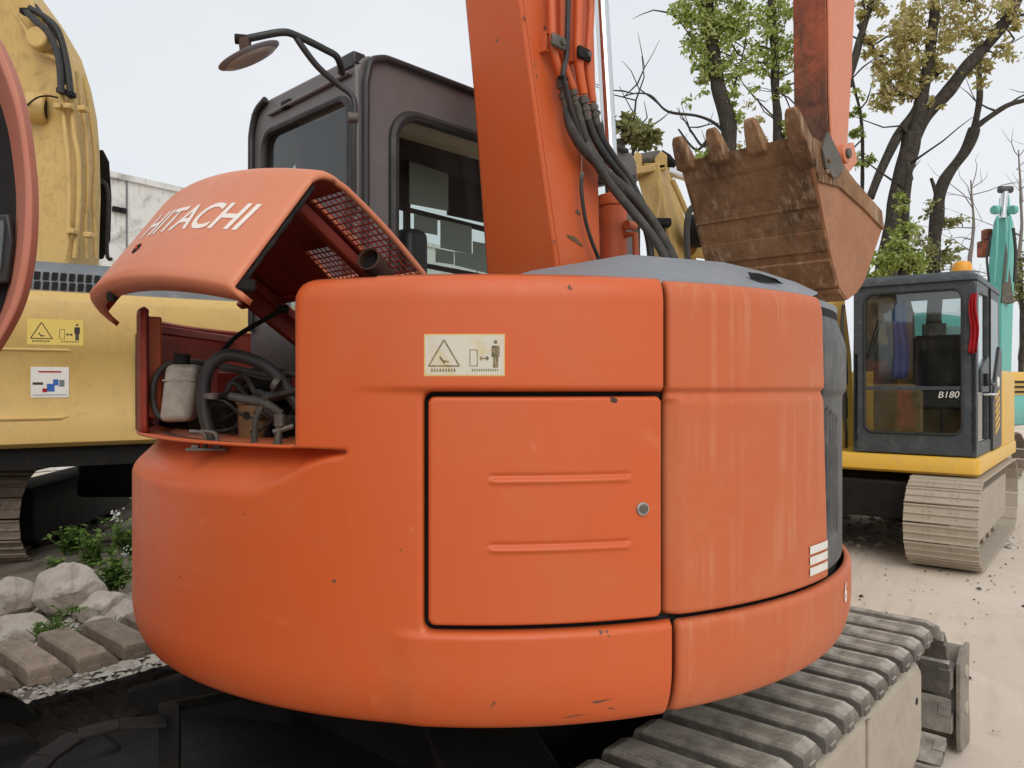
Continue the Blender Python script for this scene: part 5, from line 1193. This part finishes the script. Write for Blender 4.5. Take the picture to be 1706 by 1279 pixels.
MB().cyl(P(1083, 266, BY), V(1, -.1, .15), .055, .16).build('boom_pin', M['dullmetal'], EB, bevel=.01)
MB().tube([P(1098, 262, BY), P(1112, 268, BY), P(1126, 276, BY)], [.06, .05, .02], 8).build('pin_lever', M['black'], EB)
MB().tube([P(1112, 285, BY + .25), P(1150, 297, BY + .3), P(1190, 308, BY + .4)], .035, 14).build('cylinder_rod', M['chrome'], EB)
MB().tube([P(1096, 300, BY - .15), P(1100, 330, BY - .15), P(1096, 362, BY - .15), P(1094, 400, BY - .15)], .01, 8, 4).build('thin_pipe', M['yellow_pale'], EB)
MB().tube([P(1120, 300, BY - .05), P(1140, 345, BY - .02), P(1160, 400, BY)], .02, 8, 4).build('boom_edge', M['yellow_pale'], EB)
MB().tube([P(1146, 440, BY - .2), P(1144, 380, BY - .2), P(1150, 350, BY - .2), P(1162, 342, BY - .2)], .022, 10, 5).build('corrugated_hose', M['hose_dusty'], EB)
MB().cyl(P(1158, 385, BY - .02), V(1, -.3, 0), .12, .14, 24).build('pin_boss', M['black'], EB, bevel=.015)
MB().tube([P(1150, 408, BY + .1), P(1230, 420, BY + .3)], .09, 16).build('arm_cylinder', M['yellow_pale'], EB)
g = MB(); g.box(P(1103, 372, BY - .2), AX, .12, .1, .06); g.box(P(1097, 395, BY - .2), AX, .09, .1, .12); g.build('valve_block', M['black'], EB, bevel=.015)
MB().box(V(1.9, 6.6, 1.0), AX, 1.2, 1.2, 1.4).build('lower_body', M['yellow_pale'], EB, bevel=.1)

# ================================================================ building
g = MB(); wp0 = P(183, 290, 16); p1_ = P(310, 318, 17.4); dd = V(p1_.x - wp0.x, p1_.y - wp0.y, 0).normalized()
BL = thing('warehouse', 'long white stained wall of a flat building behind the pale yellow boom', 'building', (wp0.x, wp0.y, 0))
ax3 = (dd, V(-dd.y, dd.x, 0), V(0, 0, 1)); o3 = V(wp0.x, wp0.y, 0)
bw = lambda s, b, z: o3 + ax3[0] * s + ax3[1] * b + V(0, 0, z)
MB().prism([bw(-3, 0, 0), bw(30, 0, 0), bw(30, 0, 6.0), bw(-3, 0, 6.0)], ax3[1] * 8).build('wall', M['wall'], BL)
MB().prism([bw(-3.1, -.06, 6.0), bw(30.1, -.06, 6.0), bw(30.1, -.06, 6.12), bw(-3.1, -.06, 6.12)], ax3[1] * 8.1).build('parapet', M['wall'], BL)
for s in (.35, 3.4, 6.4, 9.4, 12.4): MB().box(bw(s, -.01, 3), ax3, .03, .03, 6).build('wall_joint', M['wall_dark'], BL)
for s in (1.2, 2.6, 4.4, 6.2, 8.0, 11, 14, 17): MB().box(bw(s, -.02, 3.0), ax3, .7, .06, 1.3).build('window', M['wall_dark'], BL)
for s in (.1, .25): MB().box(bw(s, -.04, 5.35), ax3, .12, .1, .1).build('wall_vent', M['black'], BL)
# ================================================================ trees
def leaves(clumps, Y, size, seed, cnt=1.0, spread=.45):
    rnd = random.Random(seed); g = MB(); vs = []; fs = []
    for cl in clumps:
        px, py, rp, n = cl[:4]; Yc = cl[4] if len(cl) > 4 else Y
        c = P(px, py, Yc); r = rp / F * Yc
        subs = [(c + V(rnd.gauss(0, .45) * r, rnd.gauss(0, .5) * r, rnd.gauss(0, .45) * r), r * rnd.uniform(.15, .40)) for _ in range(max(5, int(n / 14)))]
        for _ in range(int(n * cnt * 1.7)):
            sc, sr = rnd.choice(subs)
            p = sc + V(rnd.gauss(0, 1), rnd.gauss(0, 1), rnd.gauss(0, .7)) * sr * .6
            s = size * .85 * rnd.uniform(.55, 1.25)
            d = V(rnd.gauss(0, 1), rnd.gauss(0, 1), rnd.gauss(-.5, .7)).normalized(); x, y = frame_from(d)
            t = rnd.uniform(0, 6.28); x = x * math.cos(t) + y * math.sin(t); nrm = x.cross(d) * (s * .12)
            i = len(vs)
            vs += [p, p + d * s * .45 + x * s * .27 + nrm, p + d * s, p + d * s * .45 - x * s * .27 + nrm]
            fs.append((i, i + 1, i + 2, i + 3))
    g.v = vs; g.f = fs; return g
def limb(g, pts, r0, r1, Y, seed, n=10, twigs=0, tw=None, wob=.25):
    """pts: pixel points (with optional depth); returns smooth world path"""
    rnd = random.Random(seed)
    w_ = [P(p[0], p[1], p[2] if len(p) > 2 else Y) for p in pts]; path = smooth_path(w_, 7); m = len(path); rr = []
    for i, p in enumerate(path):
        t = i / (m - 1); r = .66 * (r0 + (r1 - r0) * t); r *= 1 + wob * mnoise.noise(p * 2.7 + V(seed, 0, 0)); rr.append(r)
        path[i] = p + V(mnoise.noise(p * 1.7 + V(0, seed, 0)), mnoise.noise(p * 1.9 + V(seed, seed, 0)), 0) * r * .6
    g.tube(path, rr, n)
    for _ in range(twigs):
        i = rnd.randrange(m // 3, m); p = path[i]; d = V(rnd.gauss(0, 1), rnd.gauss(0, .6), rnd.uniform(-.1, 1)).normalized(); L = rnd.uniform(.4, 1.3) * (tw or 1); q = [p]; 
        for k in range(4):
            d = (d + V(rnd.gauss(0, .3), rnd.gauss(0, .3), rnd.gauss(.05, .25))).normalized(); q.append(q[-1] + d * L / 4)
        g.tube(q, [rr[i] * .35 + .004, .014, .010, .007, .003], 5)
        if rnd.random() < .7:
            d2 = (d + V(rnd.gauss(0, .8), rnd.gauss(0, .5), rnd.gauss(.2, .4))).normalized(); g.tube([q[2], q[2] + d2 * L * .25, q[2] + d2 * L * .5 + V(0, 0, .05)], [.008, .006, .003], 5)
    return path
def tree(name, label, base, Y, limbs, clumps, leafm, lsize, seed, group=None, crowns=None):
    b = P(base[0], 640, Y); root = thing(name, label, 'tree', (b.x, b.y, 0), group)
    g = MB(); 
    for k, (pts, r0, r1, tw) in enumerate(limbs): limb(g, pts, r0, r1, Y, seed + k, 12 if r0 > .08 else 7, tw)
    # trunk down to the ground
    p = limbs[0][0][0]; s = P(p[0], p[1], p[2] if len(p) > 2 else Y); g.tube([V(s.x + .05, s.y, -.1), V(s.x + .03, s.y, s.z * .5), s], [limbs[0][1] * 1.5, limbs[0][1] * 1.1, limbs[0][1]], 12)
    g.build('trunk', M['bark'], root, 180)
    for k, (cl, mt) in enumerate([(clumps, leafm)] + (crowns or [])):
        if cl: leaves(cl, Y, lsize, seed + 50 + k).build('crown', M[mt], root, None, recalc=False)
    return root
GR = 'trees lining the yard'
tree('tree', 'slender dark trunked tree with fresh green leaf clumps, just right of the orange boom', (1240, 0), 12,
     [([(1252, 460), (1240, 380), (1222, 290), (1208, 200), (1196, 120), (1183, 40), (1178, -40), (1170, -120)], .20, .12, 3),
      ([(1252, 395), (1238, 330), (1190, 235), (1160, 250), (1130, 215)], .07, .02, 2),
      ([(1215, 228), (1190, 205), (1160, 193), (1112, 186), (1085, 160), (1060, 156), (1036, 162)], .045, .012, 3),
      ([(1190, 232), (1172, 244), (1154, 222), (1140, 200), (1128, 180)], .04, .008, 2),
      ([(1200, 150), (1175, 100), (1150, 60), (1120, 20)], .03, .01, 2), ([(1205, 190), (1228, 130), (1240, 80), (1250, 20)], .03, .01, 3)],
     [(1150, 15, 42, 330), (1200, 12, 45, 360), (1172, 70, 32, 260), (1210, 75, 40, 300), (1182, 130, 26, 150), (1232, 120, 26, 130), (1172, -60, 60, 200), (1190, 50, 60, 240), (1160, 100, 34, 90), (1220, 30, 40, 160), (1215, 165, 20, 70), (1190, 260, 30, 200), (1165, 270, 24, 120), (1230, 190, 18, 60)], 'leaf_green', .115, 11, GR)
tree('tree', 'straight dark trunked tree with green leaves, left of the raised arm', (1300, 0), 13.5,
     [([(1292, 480), (1294, 380), (1296, 280), (1294, 190), (1290, 100), (1286, 20), (1284, -60), (1280, -140)], .135, .10, 4),
      ([(1296, 260), (1310, 215), (1330, 180), (1350, 120)], .06, .02, 3), ([(1300, 260), (1330, 240), (1312, 170), (1290, 140), (1270, 110), (1240, 70)], .025, .008, 3), ([(1295, 200), (1265, 170), (1232, 130), (1215, 80)], .025, .01, 3)],
     [(1296, 20, 34, 260), (1275, 60, 30, 200), (1318, 75, 30, 180), (1290, 110, 26, 170), (1270, -40, 60, 150), (1285, 80, 44, 160), (1310, 40, 40, 140), (1305, 150, 18, 70), (1298, 215, 16, 80), (1255, 20, 26, 110)], 'leaf_green', .11, 23, GR,
     crowns=[([(1235, 215, 26, 110), (1262, 240, 20, 80), (1330, 100, 24, 60)], 'leaf_yellow')])
tree('tree', 'largest dark forked tree with yellowish young leaves, directly behind the bucket', (1480, 0), 10.5,
     [([(1470, 560), (1474, 470), (1486, 390), (1500, 320), (1513, 260), (1516, 225)], .22, .17, 1),
      ([(1516, 240), (1528, 190), (1540, 140), (1550, 80), (1556, 20), (1562, -60)], .14, .09, 4),
      ([(1516, 245), (1545, 195), (1580, 150), (1612, 110), (1650, 70), (1680, 30), (1706, -20), (1730, -60)], .14, .09, 4),
      ([(1450, 330), (1470, 280), (1500, 220), (1525, 180), (1540, 140)], .10, .08, 1),
      ([(1542, 140), (1560, 125), (1578, 110)], .06, .03, 2),
      ([(1412, 130), (1432, 70), (1448, 20), (1460, -30)], .085, .06, 2), ([(1430, 40), (1448, 72), (1465, 90), (1482, 102)], .05, .03, 2),
      ([(1650, 55), (1690, 30), (1730, 20)], .04, .02, 2), ([(1612, 110), (1640, 105), (1676, 78), (1706, 60)], .02, .008, 2)],
     [(1505, 60, 34, 260), (1540, 30, 34, 200), (1480, 120, 30, 230), (1508, 150, 30, 260), (1475, 165, 22, 150), (1590, 20, 36, 200), (1560, 95, 26, 120), (1455, 20, 26, 150), (1620, 60, 30, 140), (1650, 15, 34, 150), (1545, 170, 16, 50), (1626, 112, 16, 90), (1635, 135, 9, 30), (1690, 40, 26, 90), (1500, -40, 70, 260), (1600, -50, 60, 160), (1530, 70, 40, 170), (1575, 60, 34, 130), (1450, 70, 26, 120), (1495, 100, 44, 200), (1660, 90, 30, 90), (1540, 120, 40, 130), (1620, 20, 44, 140)], 'leaf_yellow', .10, 37, GR)
tree('tree', 'bare limbed dark tree with a forked top, right of the largest forked tree', (1560, 0), 11.5,
     [([(1556, 540), (1558, 450), (1559, 380), (1562, 335), (1582, 290), (1606, 252), (1622, 215)], .16, .11, 0),
      ([(1622, 218), (1630, 170), (1632, 120), (1636, 70)], .08, .05, 2), ([(1622, 216), (1650, 195), (1680, 175), (1710, 166), (1760, 150)], .07, .045, 2), ([(1562, 335), (1556, 312), (1551, 297)], .06, .035, 0)],
     [(1545, 430, 34, 260), (1520, 405, 26, 130), (1580, 370, 22, 110), (1548, 345, 18, 60), (1580, 420, 22, 110)], 'leaf_dark', .09, 41, GR)
tree('tree', 'leafy green young tree low behind the slate grey cab', (1500, 0), 9.6,
     [([(1508, 520), (1506, 430), (1510, 370), (1514, 300), (1512, 270)], .10, .05, 3)],
     [(1488, 420, 30, 380), (1505, 385, 24, 220), (1475, 450, 26, 260), (1525, 445, 26, 240), (1500, 345, 18, 80)], 'leaf_green', .085, 47, GR)
tree('tree', 'thin crooked tree with sparse leaves between the raised arm and the forked trunk', (1430, 0), 12.5,
     [([(1442, 420), (1436, 320), (1438, 250), (1434, 190), (1424, 150), (1416, 110)], .05, .03, 3)],
     [(1430, 190, 14, 80), (1425, 220, 14, 90), (1438, 260, 16, 90), (1450, 265, 10, 30), (1424, 160, 12, 40)], 'leaf_green', .09, 53, GR)
tree('tree', 'tree with a knotted brown trunk and drooping olive leaves behind the black hoses', (1050, 0), 8.0,
     [([(1052, 520), (1050, 430), (1048, 350), (1036, 290), (1030, 235)], .20, .10, 2), ([(1045, 340), (1052, 270), (1060, 230)], .05, .02, 3)],
     [(1055, 215, 30, 170), (1075, 235, 26, 120), (1035, 210, 22, 70), (1088, 225, 14, 40)], 'leaf_dark', .11, 59, GR)
# far line of bare trees at the right
for k, (px, h) in enumerate(((1620, 300), (1700, 250))):
    root = thing('bare_tree', ['leafless pale tree at the right, left of the turquoise boom', 'leafless pale tree at the right edge, beyond the turquoise boom'][k], 'tree', (P(px, 640, 22).x, 22, 0), 'leafless far trees')
    g = MB(); limb(g, [(px, 640), (px + 3, 520), (px - 4, 440), (px + 2, 370), (px - 3, h)], .14, .03, 22, 70 + k, 8, 16, 1.7); g.build('trunk', surface('pale bark', (.16, .14, .12), .9, .4, (.25, .22, .2), 8), root, 180)
root = thing('shrub', 'grey green shrub at the far right edge below the turquoise boom', 'shrub', (P(1700, 640, 17).x, 17, 0))
leaves([(1700, 470, 26, 240), (1706, 430, 20, 100), (1720, 500, 30, 200)], 17, .12, 91).build('crown', M['leaf_dark'], root, None, recalc=False)
g = MB(); limb(g, [(1702, 640), (1703, 560), (1702, 470), (1700, 430)], .1, .03, 17, 92, 8, 4); g.build('trunk', M['bark'], root, 180)

# ================================================================ rocks, rubble, weeds at the left
def rock(label, cx_, cy_, wpx, hpx, Y, seed, dep=.8):
    import bmesh
    bm = bmesh.new(); bmesh.ops.create_icosphere(bm, subdivisions=4, radius=1)
    c = P(cx_, cy_, Y); sx, sz = wpx / 2 / F * Y, hpx / 2 / F * Y
    cut = [(V(random.Random(seed + i).gauss(0, 1), random.Random(seed * 3 + i).gauss(0, 1), random.Random(seed * 7 + i).gauss(0, 1)).normalized(), random.Random(seed + 9 * i).uniform(.62, .88)) for i in range(14)]
    for v in bm.verts:
        p = v.co.copy()
        for n_, d_ in cut:
            e = p.dot(n_) - d_
            if e > 0: p -= n_ * e * .96
        p *= 1 + .10 * mnoise.noise(p * 2.2 + V(seed, 0, 0)) + .04 * mnoise.noise(p * 7 + V(seed, 3, 0))
        v.co = V(p.x * sx * 1.12, p.y * sx * dep, p.z * sz * 1.12)
    me = bpy.data.meshes.new('rock'); bm.to_mesh(me); bm.free()
    o = link('rock', me, M['rock'], None, 16, 0, 0, c); o.rotation_euler = (0, 0, 0)
    return tag(o, label, 'rock', 'rocks beside the left track')
rock('pale oblong boulder resting highest, the biggest rock beside the weeds', 110, 985, 125, 82, 5.0, 3)
rock('pale boulder at the left edge, below the muddy yellow machine track', 18, 1003, 82, 72, 5.0, 5)
rock('low flat rock below the left edge boulder', 30, 1052, 100, 52, 4.7, 8)
rock('flat cracked rock right of the oblong boulder, against the orange body', 175, 1012, 110, 62, 4.9, 12)
rock('small whitish rock touching the orange body, right end of the rocks', 205, 1030, 60, 56, 4.6, 17)
rock('small dark rock half buried right behind the nearest track pads', 165, 1040, 50, 30, 4.5, 19)
# soil bed; its unseen stretch beside the camera is added to darken bounce light
rows = []
for x in np.linspace(-6.2, -.0, 60):
    row = []
    for y in np.linspace(-4.0, 8.6, 90):
        e = min(1, (x + 6.2) / .8, (0 - x) / .8, (y + 4.0) / .5, (8.6 - y) / .9)
        z = -.02 + e * (.05 + .10 * (mnoise.noise(V(x * 1.1, y * 1.1, 2)) + .3) + .04 * mnoise.noise(V(x * 6, y * 6, 1))) + e * .10 * math.exp(-((y - 5.0) / .8) ** 2) * sstep(-x, .6, 1.6)
        row.append(V(x, y, z))
    rows.append(row)
def bed_z(x, y): 
    e = max(0, min(1, (x + 6.2) / .8, (0 - x) / .8, (y + 4.0) / .5, (8.6 - y) / .9))
    return -.02 + e * (.05 + .10 * (mnoise.noise(V(x * 1.1, y * 1.1, 2)) + .3) + .04 * mnoise.noise(V(x * 6, y * 6, 1))) + e * .10 * math.exp(-((y - 5.0) / .8) ** 2) * sstep(-x, .6, 1.6)
M['bed'] = surface('rubble soil', (.13, .11, .085), .95, .9, (.30, .265, .22), 2.2, dirt=(.05, .04, .03), damt=.8, dscale=3.5, bump=1, bscale=30, spec=.1)
so2 = MB().sheet(rows).build('soil_bed', M['bed'], None, 180); so2['kind'] = 'structure'; so2['label'] = 'rough bed of soil and rubble, extended out of view to darken bounce light'
rnd = random.Random(77); g = MB()
def stones(g, n, xr, yr, rmin, rmax, zf):
    for _ in range(n):
        x, y = rnd.uniform(*xr), rnd.uniform(*yr); r = rnd.uniform(rmin, rmax) * (1 if rnd.random() < .85 else 1.9)
        c = V(x, y, zf(x, y) + r * .2); q = []
        for i, (u, v) in enumerate(((1, 0), (.3, .95), (-.8, .6), (-.8, -.6), (.3, -.95))): q.append(c + V(u * r * rnd.uniform(.7, 1.2), v * r * rnd.uniform(.7, 1.2), rnd.uniform(-.2, .15) * r))
        t = c + V(rnd.uniform(-.2, .2) * r, rnd.uniform(-.2, .2) * r, r * rnd.uniform(.35, .7)); b = c - V(0, 0, r * .4)
        g.add(q + [t, b], [(i, (i + 1) % 5, 5) for i in range(5)] + [((i + 1) % 5, i, 6) for i in range(5)])
stones(g, 3200, (-4.6, -.9), (3.05, 5.9), .006, .02, bed_z); stones(g, 4200, (-2.9, -1.1), (3.5, 5.3), .010, .024, bed_z); stones(g, 120, (-4.2, -1.6), (4.2, 5.4), .03, .06, bed_z)
stones(g, 500, (3.4, 5.6), (8.0, 12.0), .015, .06, lambda x, y: -.02)
gv = g.build('gravel', M['gravel'], None, None, recalc=False); tag(gv, 'loose pale gravel and broken rubble strewn over the soil', 'gravel', kind='stuff')
rnd = random.Random(5); g = MB()
stones(g, 800, (-3.5, 9), (2.5, 14), .003, .010, lambda x, y: -.008); stones(g, 260, (2.5, 6.5), (5.5, 9.5), .004, .014, lambda x, y: -.008)
gv = g.build('grit', M['bark'], None, None, recalc=False); tag(gv, 'dark grit scattered across the dusty yard', 'gravel', kind='stuff')
rnd = random.Random(31); g = MB()
for _ in range(420):
    x, y = rnd.uniform(1.8, 8), rnd.uniform(3, 13); a = rnd.uniform(0, 6.28); s = rnd.uniform(.012, .035); d = V(math.cos(a), math.sin(a), rnd.uniform(-.1, .3)); q = V(-math.sin(a), math.cos(a), rnd.uniform(-.2, .2)); c = V(x, y, .006)
    g.add([c, c + d * s * .5 + q * s * .3 + V(0, 0, .003), c + d * s, c + d * s * .5 - q * s * .3], [(0, 1, 2, 3)])
lf = g.build('leaf_litter', M['litter'], None, None, recalc=False); tag(lf, 'small fallen leaves scattered over the dusty yard', 'leaf litter', kind='stuff')
# weeds
def weed(label, px, py, Y, hgt, n, seed, flowers=0, wide=.5, lw=.3):
    rnd = random.Random(seed); b = P(px, py, Y); b.z = max(b.z, -.02)
    root = thing('flowering_weed' if flowers else 'weed', label, 'plant', (b.x, b.y, b.z), 'weeds among the rocks'); g = MB(); h = MB(); fl = MB()
    for k in range(n):
        a = rnd.uniform(0, 6.28); L = hgt * rnd.uniform(.45, 1.05); lean = V(math.cos(a), math.sin(a), 0) * rnd.uniform(.05, wide) * L
        st_ = [b + V(rnd.uniform(-.05, .05), rnd.uniform(-.05, .05), 0)]
        for i in range(1, 5): st_.append(st_[0] + lean * (i / 4) ** 1.5 + V(rnd.uniform(-.01, .01), rnd.uniform(-.01, .01), L * i / 4))
        h.tube(st_, [.004, .0035, .003, .0025, .0015], 5)
        for i in range(int(L * 22) + 4):
            t = rnd.uniform(.1, .95) if flowers else rnd.uniform(.15, 1); j = min(3, int(t * 4)); p = st_[j].lerp(st_[j + 1], t * 4 - j)
            if flowers and t > .65: continue
            s = rnd.uniform(.04, .10) * (1.2 - .5 * t) * (.6 if hgt < .2 else 1); a2 = rnd.uniform(0, 6.28); d = V(math.cos(a2), math.sin(a2), rnd.uniform(-.2, .7)).normalized(); x = d.cross(V(0, 0, 1)).normalized()
            m = p + d * s * .5 + V(0, 0, s * .1); g.add([p, m + x * s * lw, p + d * s, m - x * s * lw], [(0, 1, 2, 3)])
        if flowers and k < flowers:
            for _ in range(9):
                p = st_[-1] + V(rnd.gauss(0, .018), rnd.gauss(0, .018), rnd.uniform(-.06, .02)); s = .011
                for a3 in (0, 1.57): d = V(math.cos(a3), math.sin(a3), .3) * s; x = V(-math.sin(a3), math.cos(a3), 0) * s * .5; fl.add([p - d, p + x, p + d + V(0, 0, .004), p - x], [(0, 1, 2, 3)])
    h.build('stem', M['weed'], root, 180); g.build('foliage', M['weed'], root, None, recalc=False)
    if flowers: fl.build('flower_head', M['petal'], root, None, recalc=False)
weed('tall weed with small white flower heads beside the orange body', 188, 968, 5.4, .50, 4, 1, 4, .16)
weed('bushy green weed at the foot of the white flowered weed', 190, 985, 5.3, .24, 26, 2, 0, .9)
weed('dull green weed in the shade behind the oblong boulder', 150, 945, 5.9, .28, 22, 3, 0, .8)
weed('low broad leaved weed left of the oblong boulder top', 92, 948, 5.6, .10, 12, 4, 0, 1.2, .45)
weed('weed patch in the shadow under the pale yellow machine', 120, 925, 6.6, .25, 26, 5, 0, .9)
weed('dark weed against the orange body above the rocks', 212, 925, 5.6, .30, 20, 11, 0, .8)
weed('bright green sprout between the oblong boulder and the flat rock', 82, 1062, 4.25, .13, 10, 6, 0, 1.0, .4)
weed('bright grass tuft just behind the muddy track pads', 85, 1085, 4.0, .15, 44, 7, 0, .8, .14)
weed('single large leaved seedling on the rocks', 120, 1022, 4.6, .07, 5, 8, 0, 1.5, .5)
weed('small green tuft beside the orange body on the rubble', 205, 1055, 4.3, .10, 16, 9, 0, .9, .2)
weed('sparse olive tuft in the middle of the rubble', 150, 1062, 4.3, .08, 14, 10, 0, 1.2, .2)
